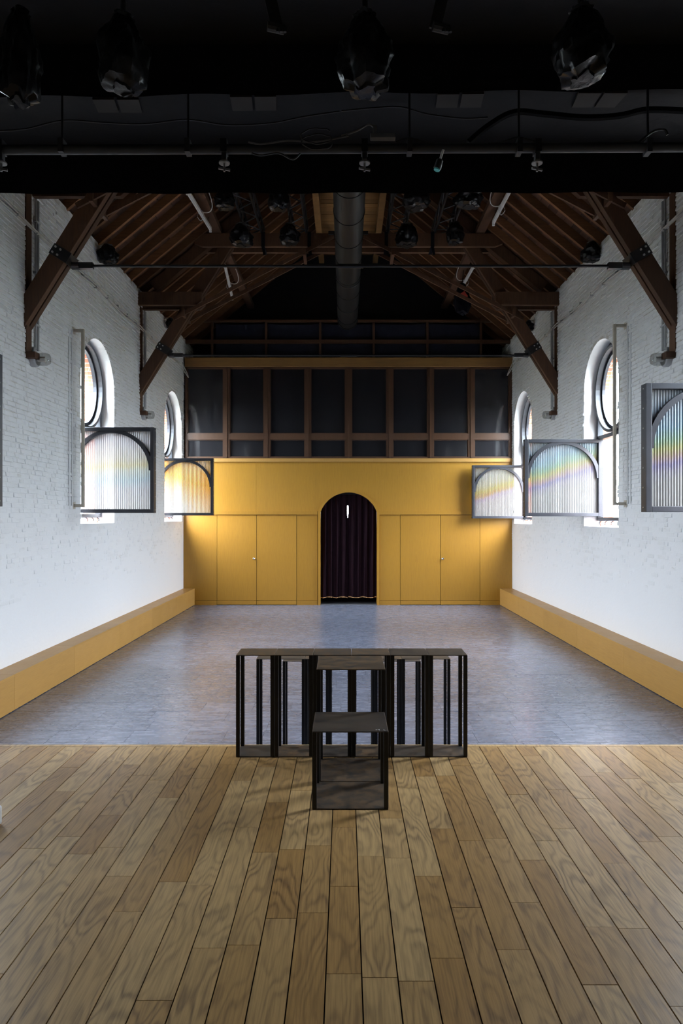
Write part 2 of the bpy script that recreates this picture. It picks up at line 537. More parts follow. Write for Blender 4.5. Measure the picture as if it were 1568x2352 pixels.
vis = [t for t in tiles if t[1] > 6.8 and abs(t[0]) < t[1]*.51]
vis.sort(key=lambda t: t[1])
near = set(id(t) for t in vis[:300])
rest = MB()
for t in tiles:
    tx, ty, w, dd, dz = t
    if id(t) in near:
        k = (w, round(dd, 3))
        if k not in tmeshes: tmeshes[k] = tile_mesh(w, dd).mesh('tile', M['slate'], fix=False)
        inst('tile', tmeshes[k], (tx, ty, dz), floor)
    else:
        mb = tile_mesh(w, dd); n = len(rest.v)
        rest.v += [(a+tx, b+ty, c+dz) for a, b, c in mb.v]; rest.f += [tuple(i+n for i in f) for f in mb.f]
tag(rest.build('distant_tiles', M['slate'], floor, fix=False), kind='stuff')

# ---- timber stage floor
stage = tag(MB().box(XL, XR, DR, STD, -.2, STZ-.008).build('floor_stage', M['gap']), kind='structure')
PW = .133
def plank_mesh(L, w=PW):
    g = .0013; c = .0015; mb = MB(); x0, x1, y0, y1 = -w/2+g, w/2-g, -L/2+.0006, L/2-.0006
    mb.v = [(x0,y0,-.015),(x1,y0,-.015),(x1,y1,-.015),(x0,y1,-.015),(x0+c,y0+.0006,0),(x1-c,y0+.0006,0),(x1-c,y1-.0006,0),(x0+c,y1-.0006,0)]
    mb.f = [(4,5,6,7),(0,1,5,4),(1,2,6,5),(2,3,7,6),(3,0,4,7)]
    return mb
lens = [.45, .6, .75, .9, 1.05, 1.25, 1.5]
pmesh = {}
restp = MB()
nx = int((XR - XL)/PW)
for i in range(nx):
    cx = XL + PW*(i+.5) + .02
    y1 = STD - .03
    first = True
    while y1 > DR:
        L = random.choice(lens)
        if first: L = round(L*random.uniform(.4, 1), 2); first = False
        cy = y1 - L/2
        if abs(cx) < 2.75 and y1 > 1.9:
            if L not in pmesh: pmesh[L] = plank_mesh(L).mesh('plank', M['oak_floor'], fix=False)
            inst('plank', pmesh[L], (cx, cy, STZ + random.uniform(-.0006, .0004)), stage)
        else:
            mb = plank_mesh(L); n = len(restp.v)
            restp.v += [(a+cx, b+cy, c+STZ) for a, b, c in mb.v]; restp.f += [tuple(k+n for k in f) for f in mb.f]
        y1 -= L
tag(restp.build('outer_planks', M['oak_floor'], stage, fix=False), kind='stuff')
tag(MB().box(XL, XR, STD-.03, STD+.012, STZ-.06, STZ+.001).build('trim_1', M['oak_floor']), kind='structure')

# ---- side walls with arched openings
WIN = [(5.95, 7.51), (10.89, 12.47), (15.94, 17.62)]
SPR = 4.535
SILL = {-1: 2.19, 1: 2.13}
def arch_poly(d0, d1, zs, spr, n=20, grow=0.0):
    c = .5*(d0+d1); r = .5*(d1-d0)
    d0 -= grow; d1 += grow; r += grow
    pts = [(d0, zs-grow), (d1, zs-grow)]
    for k in range(n+1):
        a = math.pi*k/n
        pts.append((c + r*math.cos(a), spr + r*math.sin(a)))
    return pts
def cut(obj, cutter):
    md = obj.modifiers.new('b', 'BOOLEAN'); md.operation = 'DIFFERENCE'; md.object = cutter; md.solver = 'EXACT'
    dg = bpy.context.evaluated_depsgraph_get()
    me = bpy.data.meshes.new_from_object(obj.evaluated_get(dg))
    obj.modifiers.clear(); old = obj.data; obj.data = me
    bpy.data.meshes.remove(old)
    bpy.data.objects.remove(cutter)
IN, OUT = .30, .52
walls = {}
for sg, nm, X in ((-1, 'left', XL), (1, 'right', XR)):
    for nm2, a, b, mat, mg in (('wall_'+nm, 0.0, IN, 'joint_paint', 0), ('wall_%s_outer' % nm, IN, OUT, 'red_brick', .02)):
        x0, x1 = sorted((X + sg*a, X + sg*b))
        w = MB().box(x0, x1, DR-.3, DG+.3, -.3, ZW+.02).build(nm2, M[mat])
        cm = MB()
        for d0, d1 in WIN:
            cm.prism_x(arch_poly(d0+mg, d1-mg, SILL[sg]-6*mg, SPR), x0-.05, x1+.05)
        c = cm.build('cutter', None)
        cut(w, c)
        tag(w, kind='structure')
        walls[nm2] = w
    # brick buttresses outside, at the truss positions
    for dd in (4.05, T1, T2):
        bx = sorted((X + sg*OUT, X + sg*(OUT+.55)))
        tag(MB().box(bx[0], bx[1], dd-.3, dd+.3, -.3, 5.6).build('buttress', M['red_brick'], walls['wall_%s_outer' % nm]), None)

# painted bricks standing proud of the wall face
def brick_mesh(L, H, P, seed, sg):
    rr = random.Random(seed)
    j = lambda a: rr.uniform(-a, a)
    mb = MB(); g = .004
    y0, y1, z0, z1 = -L/2+g, L/2-g, -H/2+g*.8, H/2-g*.8
    s = -sg
    e_ = .0015
    back = [(-.003*s, y0-.005, z0-e_), (-.003*s, y1+.005, z0-e_), (-.003*s, y1+.005, z1+e_), (-.003*s, y0-.005, z1+e_)]
    fr = [(s*(P+j(.0015)), y0+.006+j(.003), z0+.002+j(.003)), (s*(P+j(.0015)), y1-.006+j(.003), z0+.002+j(.003)),
          (s*(P*.6+j(.0015)), y1-.006+j(.003), z1-.010+j(.004)), (s*(P*.6+j(.0015)), y0+.006+j(.003), z1-.010+j(.004))]
    mb.v = back + fr
    f = [(4,5,6,7),(0,1,5,4),(1,2,6,5),(2,3,7,6),(3,0,4,7)]
    mb.f = f if sg < 0 else [tuple(reversed(q)) for q in f]
    return mb
CH = .064
def in_open(y, z, sg, m):
    for d0, d1 in WIN:
        if d0-m < y < d1+m:
            if SILL[sg]-m*.3 < z < SPR: return True
            c = .5*(d0+d1); r = .5*(d1-d0)+m
            if z >= SPR and (y-c)**2 + (z-SPR)**2 < r*r: return True
    return False
for sg, nm, X in ((-1, 'left', XL), (1, 'right', XR)):
    wall = walls['wall_'+nm]
    allb = []
    nz = int((ZW - 1.2)/CH)
    for iz in range(nz):
        z = 1.2 + CH*(iz+.5)
        yy = 8.2 - random.uniform(0, .2)
        head = (iz % 2 == 0)
        while yy < DG:
            L = .215 if not head else .108
            head = not head if random.random() < .9 else head
            yc = yy + L/2; yy += L
            if in_open(yc, z, sg, .05): continue
            fade = min(1, max(0, (z-1.2)/1.6))
            if random.random() > .15 + .85*fade: continue
            P = random.choice([.004, .007, .010, .014, .018])*(.35+.65*fade)
            allb.append((yc, z + random.uniform(-.004, .004), L, P))
    visb = [b for b in allb if b[0] > 8.45 and abs(X)/b[0] < .505 and b[2] > .2 and b[1] > 2.2]
    visb.sort(key=lambda b: b[0])
    pick = set(id(b) for b in visb[:300])
    bm_cache = {}
    rb = MB()
    for i, b in enumerate(allb):
        yc, z, L, P = b
        if id(b) in pick:
            k = (L, P)
            if k not in bm_cache:
                bm_cache[k] = [brick_mesh(L, CH, P, 100+q, sg).mesh('brick', M['paint'], fix=False) for q in range(3)]
            inst('brick', random.choice(bm_cache[k]), (X, yc, z), wall)
        else:
            mb = brick_mesh(L, CH, P, i, sg); n = len(rb.v)
            rb.v += [(a+X, c+yc, e+z) for a, c, e in mb.v]; rb.f += [tuple(q+n for q in f) for f in mb.f]
    tag(rb.build('distant_bricks', M['paint'], wall, fix=False), kind='stuff')

# ---- gable walls
def gable(x0, x1):
    return [(x0, -.3), (x1, -.3), (x1, ZW+.1), (XC, ZRIDGE+.25), (x0, ZW+.1)]
gb = MB().prism_y(gable(XL-IN, XR+IN), DG, DG+.35).build('wall_back_gable', M['black_paint'])
cut(gb, MB().box(-.25, .40, DG-.1, DG+.5, 2.28, 2.62).build('cutter', None))
tag(gb, kind='structure')
tag(MB().prism_y(gable(XL-IN, XR+IN), DR-.3, DR).build('wall_front', M['plaster']), kind='structure')

# ---- roof: boards, rafters, purlins, ridge strip
ceil = empty('ceiling', (XC, 9.0, ZW), kind='structure')
th = math.atan(SL); cs, sn = math.cos(th), math.sin(th)
def roof_pt(sg, u, v):
    """u along slope from the wall head, v normal distance above the rafter soffit"""
    xw = XL if sg < 0 else XR
    return (xw - sg*(u*cs) + sg*v*sn, ZW + u*sn + v*cs)
SLEN = (XR - XC)/cs
for sg in (-1, 1):
    BW = .18
    nb = int((SLEN + .5)/BW) + 1
    for i in range(nb):
        u0 = -.5 + BW*i; u1 = min(u0 + BW - .006, SLEN + .16)
        dv = random.uniform(0, .006)
        poly = [roof_pt(sg, u0, .135+dv), roof_pt(sg, u1, .135+dv), roof_pt(sg, u1, .16), roof_pt(sg, u0, .16)]
        MB().prism_y(poly, 3.9, DG).build('roof_board', M['board_wood'], ceil)
    d = 4.2
    while d < DG:
        p = roof_pt(sg, -.42, .066); q = roof_pt(sg, SLEN-.02, .066)
        jit = random.uniform(-.03, .03)
        o = MB().beam((p[0], d+jit, p[1]), (q[0], d+jit, q[1]), 0.062, .140, up=(sg*sn, 0, cs)).build('rafter', M['rafter_wood'], ceil)
        d += .44
    xo = roof_pt(sg, -.8, .165); xi = roof_pt(sg, SLEN+.3, .165); xo2 = roof_pt(sg, -.8, .30); xi2 = roof_pt(sg, SLEN+.3, .30)
    MB().prism_y([xo, xi, xi2, xo2], DR-.35, DG+.35).build('roof_cover', M['black_paint'], ceil)
    px = XC + sg*2.68
    pz = ZW + SL*(XR - XC - 2.68)
    MB().box(px-.09, px+.09, 4.0, DG, 8.075, pz-.10).build('purlin', M['dark_timber'], ceil)
    bx = XC + .02 + sg*.74
    MB().box(bx-.07, bx+.07, 4.0, DG, 9.33, 9.56).build('ridge_beam', M['ridge_board'], ceil)
yb = 9.0
while yb < DG:
    L = .19
    MB().box(XC+.02-.80, XC+.02+.80, yb, yb+L-.008, 9.56+random.uniform(0,.006), 9.60).build('ridge_plank', M['ridge_board'], ceil)
    yb += L

# ---- black stage ceiling
tag(MB().box(XL, XR, DR, STD, 5.0, 5.08).build('ceiling_stage', M['black_paint']), kind='structure')

# ---- ground outside
tag(MB().box(-60, 60, -50, 70, -.6, -.31).build('ground', M['gravel']), kind='structure')

# ---- tall hedges outside both sides
simple('foliage', (.10,.115,.065), .8, 0, .3, (8, .8, .1))
for sg, lab in ((-1, 'tall green hedge outside the left windows'), (1, 'tall green hedge outside the right windows')):
    mb = MB(); x0 = sg*12.0; HH = 4.3
    def hf(u, v):
        a = v*3.0
        if a < 1: x, z = 0.0, a*HH
        elif a < 2: x, z = (a-1)*2.2, HH
        else: x, z = 2.2, (3-a)*HH
        y = -6 + 36*u
        q = Vector((x*.8, y*.8, z*.8))
        n1 = mnoise.noise(q)*.35 + mnoise.noise(q*3.1)*.22
        return (x0 + sg*(x + n1*(1 if a > 1.5 else -1)), y, -.31 + max(0, z + (n1 + .5*mnoise.noise(Vector((0, y*.5, sg))) if z > .5 else 0)))
    mb.grid(hf, 150, 45)
    tag(mb.build('hedge', M['foliage'], loc=(sg*13.1, 12, -.31), smooth=True), lab, 'hedge', 'hedges outside the hall')

# ---- windows: frame, ring, panes
def window(idx, sg, d0, d1, zbar):
    XF = (XR + IN) if sg > 0 else (XL - IN)
    x0, x1 = sorted((XF - sg*.07, XF + sg*.03))
    root = empty('window_%d' % idx, (XF, .5*(d0+d1), SILL[sg]), kind='structure')
    c = .5*(d0+d1); r = .5*(d1-d0)
    zs = SILL[sg] + .10
    o = arch_poly(d0+.005, d1-.005, zs, SPR, 40)
    i_ = arch_poly(d0+.065, d1-.065, zs+.06, SPR, 40)
    f0 = lambda a, b: (x0, a, b)
    f1 = lambda a, b: (x1, a, b)
    MB().strip(o, i_, f0, f1, True).build('frame', M['sash_metal'], root)
    MB().box(x0, x1, d0+.06, d1-.06, zbar-.01, zbar+.06).build('transom', M['sash_metal'], root)
    R = r - .045
    cz = zbar + .06 + R - .005
    xa, xb = sorted((XF - sg*.12, XF + sg*.05))
    circ = lambda rad, n=48: [(c + rad*math.cos(2*math.pi*k/n), cz + rad*math.sin(2*math.pi*k/n)) for k in range(n)]
    ring = MB().strip(circ(R), circ(R-.05), lambda a, b: (xa, a, b), lambda a, b: (xb, a, b), True).build('ring', M['sash_metal'], root)
    MB().strip(circ(R-.05), circ(R-.10), lambda a, b: (XF-.02, a, b), lambda a, b: (XF+.03, a, b), True).build('bead', M['sash_metal'], ring)
    g = MB(); g.prism_x(circ(R-.08), XF-.003, XF+.003)
    g.build('pane', M['glass'], root)
    # spandrels beside the ring
    for s2 in (-1, 1):
        MB().box(XF-.003, XF+.003, *(sorted((c + s2*(r-.06), c + s2*(r*.55)))), zbar+.06, zbar+.34).build('pane', M['glass'], root)
    # rail with hooks below the opened sash
    hx = XF - sg*.10
    rail = MB().tube([(hx, d0+.12, zs+.0), (hx, d1-.2, zs+.0)], .011, 6).build('stay_rail', M['sash_metal'], root)
    for k in range(5):
        yk = d0 + .2 + k*(d1-d0-.5)/4
        MB().tube([(hx, yk, zs), (hx - sg*.03, yk, zs-.03), (hx - sg*.03, yk, zs-.07)], .008, 6).build('hook', M['sash_metal'], rail)
    # portal so the sky light is sampled through the opening
    ld = bpy.data.lights.new('sky_portal', 'AREA'); ld.shape = 'RECTANGLE'
    ld.size = d1-d0; ld.size_y = SPR + r - SILL[sg]
    ld.cycles.is_portal = True
    lo = bpy.data.objects.new('sky_portal', ld); C.objects.link(lo)
    lo.location = (XF + sg*.23, c, .5*(SILL[sg]+SPR+r))
    lo.rotation_euler = (math.pi/2, 0, math.pi/2 if sg > 0 else -math.pi/2)
    return root
ZB = {(-1,0):3.79, (-1,1):3.755, (-1,2):3.70, (1,0):3.745, (1,1):3.70, (1,2):3.63}
k = 0
for sg in (-1, 1):
    for i, (d0, d1) in enumerate(WIN):
        k += 1
        window(k, sg, d0, d1, ZB[(sg, i)])

# ---- timber end wall (lower panelling)
def bx_(x0p, x1p, y0p, y1p, d0, d1):
    return MB().box(wx(x0p, DB), wx(x1p, DB), d0, d1, wz(y1p, DB), wz(y0p, DB))
ZF = 0.0
wb = empty('wall_back', (XC, DB, 0), kind='structure')
AX0, AX1, AYS, AYT, ACX = 735.5, 865.5, 1176, 1131, 800.5
AW = .5*(AX1-AX0)/88.04; AR_rise = (AYS-AYT)/88.04
ARAD = (AW*AW + AR_rise*AR_rise)/(2*AR_rise)
acx = wx(ACX, DB); azs = wz(AYS, DB); azc = azs + AR_rise - ARAD
def arc(extra=0.0, n=24):
    a0 = math.asin(min(1, AW/ARAD))
    R = ARAD + extra
    return [(acx + R*math.sin(-a0 + 2*a0*k/n), azc + R*math.cos(-a0 + 2*a0*k/n)) for k in range(n+1)]
def zpx(p): return wz(p, DB)
zr0, zr1 = zpx(1182), zpx(1174)      # dado rail
# lower panels (fixed)
gp = .006
for a, b in ((421, 498), (681, 729), (871, 919), (1102, 1176)):
    MB().box(wx(a,DB)+gp/2, wx(b,DB)-gp/2, DB, DB+.06, .115, zr0).build('panel', M['veneer'], wb)
    MB().box(wx(a,DB)+gp/2, wx(b,DB)-gp/2, DB-.012, DB+.06, 0, .11).build('plinth', M['veneer'], wb)
MB().box(wx(421,DB), wx(729,DB), DB-.025, DB+.05, zr0, zr1).build('dado_rail', M['veneer'], wb)
MB().box(wx(871,DB), wx(1176,DB), DB-.025, DB+.05, zr0, zr1).build('dado_rail', M['veneer'], wb)
ztop = zpx(1061)
for a, b in ((421, 588), (1010, 1177)):
    MB().box(wx(a,DB)+.002, wx(b,DB)-.002, DB, DB+.06, zr1, ztop).build('upper_panel', M['veneer'], wb)
poly = [(wx(588,DB), zr1), (wx(588,DB), ztop), (wx(1010,DB), ztop), (wx(1010,DB), zr1)] 
av = arc(.03)
poly2 = poly + [(av[-1][0], zr1)] + [p for p in reversed(av) if p[1] > zr1+.005] + [(av[0][0], zr1)]
MB().prism_y(poly2, DB, DB+.06).build('upper_panel', M['veneer'], wb)
MB().box(wx(421,DB), wx(1177,DB), DB-.04, DB+.06, ztop, zpx(1053)).build('cornice', M['bench_wood'], wb)
# seam strips behind the panels
MB().box(wx(420,DB), wx(729,DB), DB+.06, DB+.09, 0, ztop).build('backing', M['gap'], wb)
MB().box(wx(871,DB), wx(1178,DB), DB+.06, DB+.09, 0, ztop).build('backing', M['gap'], wb)
# arch trim and reveal
tr = [(acx-AW, 0)] + arc(0) + [(acx+AW, 0)]
tro = [(acx-AW-.062, 0)] + [(p[0] + (p[0]-acx)/ARAD*.062, p[1] + (p[1]-azc)/ARAD*.062) for p in arc(0)] + [(acx+AW+.062, 0)]
tro[1] = (tro[0][0], tro[1][1]); tro[-2] = (tro[-1][0], tro[-2][1])
MB().strip(tr, tro, lambda a, b: (a, DB-.03, b), lambda a, b: (a, DB+.30, b)).build('arch_trim', M['veneer'], wb)
# vestibule behind the curtain
vs = empty('wall_vestibule', (acx, DB+.4, 0), kind='structure')
MB().box(acx-AW-.30, acx-AW-.06, DB+.09, DG, 0, 3.2).build('side', M['black_paint'], vs)
MB().box(acx+AW+.06, acx+AW+.30, DB+.09, DG, 0, 3.2).build('side', M['black_paint'], vs)
MB().box(acx-AW-.30, acx+AW+.30, DB+.09, DG, 3.2, 3.26).build('lid', M['black_paint'], vs)
# cupboard doors
dn = 0
door_lab = {498: None, 589: None, 919: None, 1011: None}
for a, b, knob in ((498, 589, 583), (589, 681, None), (919, 1011, None), (1011, 1102, 1016.5)):
    dn += 1
    dr = empty('door_%d' % dn, (wx(.5*(a+b), DB), DB, 0), kind='structure')
    MB().box(wx(a,DB)+.006, wx(b,DB)-.006, DB-.004, DB+.045, .118, zr0-.012).build('leaf', M['veneer'], dr)
    MB().box(wx(a,DB)+.006, wx(b,DB)-.006, DB-.014, DB+.045, .012, .112).build('kick_board', M['veneer'], dr)
    if knob:
        kx, kz = wx(knob, DB), wz(1283, DB)
        MB().tube([(kx, DB-.004, kz), (kx, DB-.02, kz), (kx, DB-.035, kz), (kx, DB-.05, kz), (kx, DB-.06, kz)], [.03, .014, .014, .028, .018], 14).build('knob', M['chrome'], dr, smooth=True)

# ---- glazed gallery front above the panelling
gal = empty('glazed_gallery_front', (XC, DB, zpx(1053)), 'dark glazed timber screen of sixteen panes above the oak panelling', 'screen')
cols = [(430,513),(527,606),(620,700),(713,793),(807,888),(902,982),(995,1075),(1089,1169)]
edges = [425] + [.5*(cols[i][1]+cols[i+1][0]) for i in range(7)] + [1177]
y_rows = [(845.5, 996), (1009.5, 1050)]
for i in range(9):
    if i == 0: a, b = 425, 430
    elif i == 8: a, b = 1169, 1177
    else: a, b = cols[i-1][1], cols[i][0]
    bx_(a, b, 843, 1053, DB-.01, DB+.10).build('mullion', M['frame_wood'], gal)
    if 0 < i < 8:
        bx_(.5*(a+b)-2, .5*(a+b)+2, 845, 1051, DB-.03, DB).build('mullion_bead', M['frame_wood'], gal)
for ci, (a, b) in enumerate(cols):
    bx_(a, b, 996, 1009.5, DB-.008, DB+.10).build('rail', M['frame_wood'], gal)
    bx_(a, b, 1049.5, 1053, DB-.008, DB+.10).build('rail', M['frame_wood'], gal)
    bx_(a, b, 843, 846, DB-.008, DB+.10).build('rail', M['frame_wood'], gal)
    for (t, bt) in y_rows:
        pn = bx_(a-.5, b+.5, t-.5, bt+.5, DB+.05, DB+.06).build('pane', M['dark_glass'], gal)
        fr = MB()
        x0, x1, z0, z1 = wx(a,DB), wx(b,DB), wz(bt,DB), wz(t,DB)
        fr.strip([(x0,z0),(x1,z0),(x1,z1),(x0,z1)], [(x0+.02,z0+.02),(x1-.02,z0+.02),(x1-.02,z1-.02),(x0+.02,z1-.02)],
                 lambda p, q: (p, DB+.015, q), lambda p, q: (p, DB+.049, q), True)
        fr.build('bead', M['frame_wood'], pn)
bm_ = tag(bx_(425, 1177, 822, 843, DB-.06, DB+.14).build('gallery_beam', M['beam_wood'], loc=(XC, DB, zpx(843)), bevel=.006), 'long golden brown timber beam on top of the glazed screen', 'beam')
# loft floor behind
tag(MB().box(XL, XR, DB+.14, DG, 6.2, 6.25).build('floor_loft', M['black_paint']), kind='structure')
tag(MB().box(XL, XR, DB+.12, DB+.14, 2.9, 6.2).build('wall_gallery', M['black_paint']), kind='structure')
# balustrade
D2 = 18.02
def b2(x0p, x1p, y0p, y1p, d0, d1):
    return MB().box(wx(x0p, D2), wx(x1p, D2), d0, d1, wz(y1p, D2), wz(y0p, D2))
bal = empty('gallery_balustrade', (XC, D2, wz(822, D2)), 'dark timber balustrade with two rails above the golden brown beam', 'railing')
b2(426, 1182, 780.5, 789.5, D2-.03, D2+.05).build('rail', M['frame_wood'], bal)
b2(447, 1152, 735, 740, D2-.03, D2+.05).build('rail', M['frame_wood'], bal)
posts = [487, 611, 735, 858, 981, 1104]
for p in posts:
    b2(p-2.6, p+2.6, 738, 825, D2-.02, D2+.04).build('post', M['frame_wood'], bal)
for i in range(5):
    a, b = posts[i]+3, posts[i+1]-3
    if i == 0: a += 4
    rr = random.Random(i)
    ph = rr.uniform(0, 6)
    mb = MB()
    x0, x1 = wx(a, D2), wx(b, D2); z0, z1 = wz(824, D2), wz(741, D2)
    def fn(u, v, off=0.0):
        return (x0 + (x1-x0)*u + (.05*(1-v)*math.sin(ph+v*3) if 0 < u < 1 else 0), D2+.10+off + .02*math.sin(u*9+ph)*math.sin(v*2.2+.3), z0 + (z1-z0)*v - .03*math.sin(math.pi*u)*v)
    mb.grid(lambda u, v: fn(u, v), 14, 8); mb.grid(lambda u, v: fn(u, v, .012), 14, 8)
    mb.build('cloth_panel', M['navy_cloth'], bal, smooth=True)

# ---- curtains in the arch
cd = DB + .20
for side, lab in ((-1, 'left half of dark plum curtain closing the arched doorway'), (1, 'right half of dark plum curtain closing the arched doorway')):
    root = empty('curtain', (acx + side*.27, cd, .2), lab, 'curtain', 'curtain pair in the archway')
    xi = acx + wx(798.5, DB) - wx(800.5, DB) + side*.004
    xo = acx + side*(AW-.005)
    ztc, zbc = azc + ARAD - .05, wz(1373, DB)
    def fold(u, v, off=0.0):
        x = xi + (xo-xi)*u
        if u < .12:
            gap = .016*math.exp(-((v-.845)/.055)**2) + .006*math.exp(-((v-.04)/.03)**2)
            x += side*gap*(1-u/.12)
        a = .028 + .012*math.sin(3*v)
        yy = cd + off + a*math.sin(u*27 + .5*math.sin(v*4+side)) + .012*math.sin(u*61+side)
        return (x, yy, zbc + (ztc-zbc)*v + .012*math.sin(u*13+side)*(1-v)**4)
    mb = MB()
    mb.grid(lambda u, v: fold(u, v), 70, 24); mb.grid(lambda u, v: fold(u, v, .008), 70, 24)
    mb.build('drape', M['curtain'], root, smooth=True)
    hem = MB()
    hem.grid(lambda u, v: (fold(u, 0)[0], fold(u, 0)[1]-.004, fold(u, 0)[2] - .022 + .024*v), 70, 1)
    hem.build('hem', M['curtain_lining'], root, smooth=True)
tag(MB().tube([(acx-AW-.02, cd, azc+ARAD-.04), (acx+AW+.02, cd, azc+ARAD-.04)], .012, 8).build('curtain_rod', M['iron'], loc=(acx, cd, azc+ARAD-.04)), 'thin dark rod holding the plum curtains under the arch', 'rod')

# ---- benches along both walls
for sg, X, BX, lab in ((-1, XL, BLX, 'long low oak bench box along the foot of the left wall'), (1, XR, BRX, 'long low oak bench box along the foot of the right wall')):
    root = empty('wall_bench', (.5*(X+BX), 11.5, 0), lab, 'bench', 'built-in wall benches')
    y0 = 5.2; joints = [5.2, 6.4, 8.1, 9.9, 11.9, 13.9, 15.9, DB]
    for j in range(len(joints)-1):
        a, b = joints[j]+.0015, joints[j+1]-.0015
        x0, x1 = sorted((BX, BX + sg*.022))
        MB().box(x0, x1, a, b, .008, .405).build('front_board', M['bench_wood'], root)
        x0, x1 = sorted((BX - sg*.004, X))
        MB().box(x0, x1, a, b, .405, .432).build('top_board', M['bench_wood'], root)
    x0, x1 = sorted((BX + sg*.022, X))
    MB().box(x0, x1, 5.2, DB, .0, .404).build('core', M['gap'], root)

# ================================================================== ROOF TRUSSES
def truss(d, nm):
    root = empty('roof_truss', (XC, d, 4.43), {'a': 'near dark timber roof truss with tie rod, closest to the black stage border', 'b': 'far dark timber roof truss with full collar beam and tie rod'}[nm], 'roof truss', 'timber roof trusses')
    W = 1.602
    for sg, X in ((-1, XL), (1, XR)):
        s = -sg
        zt = 7.86
        poly = [(X, 4.79), (X, 5.22), (X + s*(zt-5.22)/W, zt), (X + s*(zt-4.79)/W, zt)]
        for y0, y1 in ((d-.11, d-.015), (d+.015, d+.11)):
            MB().prism_y(poly, y0, y1).build('strut', M['dark_timber'], root, bevel=.006)
        MB().prism_y([(X, 4.9), (X, 5.15), (X + s*(zt-5.15)/W, zt), (X + s*(zt-4.9)/W, zt)], d-.016, d+.016).build('packing', M['gap'], root)
        # hammer beams
        xe = X + s*1.30
        for y0, y1 in ((d-.20, d-.11), (d+.11, d+.20)):
            pl = [(X, 6.61), (X, 6.88), (xe, 6.88), (xe, 6.70), (xe - s*.10, 6.61)]
            MB().prism_y(pl, y0, y1).build('hammer_beam', M['dark_timber'], root, bevel=.006)
        # wall post
        x0, x1 = sorted((X, X + s*.022))
        MB().box(x0, x1, d-.08, d+.08, 4.47, 6.62).build('wall_post', M['dark_timber'], root, bevel=.006)
        MB().box(*sorted((X, X + s*.13)), d-.07, d+.07, 4.40, 4.48).build('corbel', M['dark_timber'], root)
        # principal rafter
        p = roof_pt(sg, .25, -.12); q = roof_pt(sg, SLEN-.3, -.12)
        MB().beam((p[0], d, p[1]), (q[0], d, q[1]), .16, .22, up=(sg*sn, 0, cs)).build('principal_rafter', M['dark_timber'], root, bevel=.006)
        # scissor tie
        for yy in (d-.235, d+.235):
            p1 = (X + s*.74, yy, 6.32); p2 = (XC + sg*.22, yy, 8.03)
            MB().beam(p1, p2, .035, .07).build('scissor_tie', M['dark_timber'], root)
        MB().box(*sorted((X + s*3.36, X + s*3.42)), d-.29, d+.29, 7.60, 7.72).build('tie_cleat', M['dark_timber'], root)
        MB().box(*sorted((X + s*.92, X + s*.97)), d-.29, d+.29, 6.36, 6.50).build('tie_cleat', M['dark_timber'], root)
        # iron strap and clevis
        dirv = Vector((s*1, 0, W)).normalized(); prp = Vector((s*W, 0, -1)).normalized()
        cin = Vector((X + s*(5.66-4.79)/W, d, 5.66))
        for yy, in ((d-.118,), (d+.118,)):
            a = cin - prp*.232 + dirv*.05; b = cin + prp*.03 + dirv*.05
            a.y = b.y = yy
            st = MB().beam(a, b, .012, .15, up=dirv).build('strap', M['black_metal'], root)
            if yy < d:
                for u in (.02, .095):
                    for v in (-.04, .04):
                        c = a + (b-a).normalized()*(u+.02) + dirv*v
                        MB().tube([(c.x, yy-.006, c.z), (c.x, yy-.02, c.z)], .014, 10).build('bolt', M['bolt'], st)
        MB().beam(cin + prp*.015 - dirv*.02, cin + prp*.015 + dirv*.12, .25, .03, up=prp).build('strap_base', M['black_metal'], root)
        rx = cin.x + s*.05
        MB().tube([(rx, d, 5.63), (rx + s*.10, d, 5.63)], .05, 10).build('clevis', M['black_metal'], root)
        MB().box(*sorted((rx + s*.06, rx + s*.28)), d-.035, d+.035, 5.59, 5.67).build('clevis', M['black_metal'], root)
    xl = XL + (5.66-4.79)/W + .3; xr = XR - (5.66-4.79)/W - .3
    MB().tube([(xl, d, 5.63), (xr, d, 5.63)], .018, 8).build('tie_rod', M['iron'], root)
    MB().tube([(XC-.17, d, 5.63), (XC+.17, d, 5.63)], .03, 8).build('turnbuckle', M['iron'], root)
    for y0, y1 in ((d-.20, d-.11), (d+.11, d+.20)):
        MB().prism_y([(XC-2.98, 7.80), (XC-3.14, 7.86), (XC-3.06, 8.07), (XC+3.06, 8.07), (XC+3.14, 7.86), (XC+2.98, 7.80)], y0, y1).build('collar_beam', M['dark_timber'], root, bevel=.006)
    return root
truss(T1, 'a'); truss(T2, 'b')

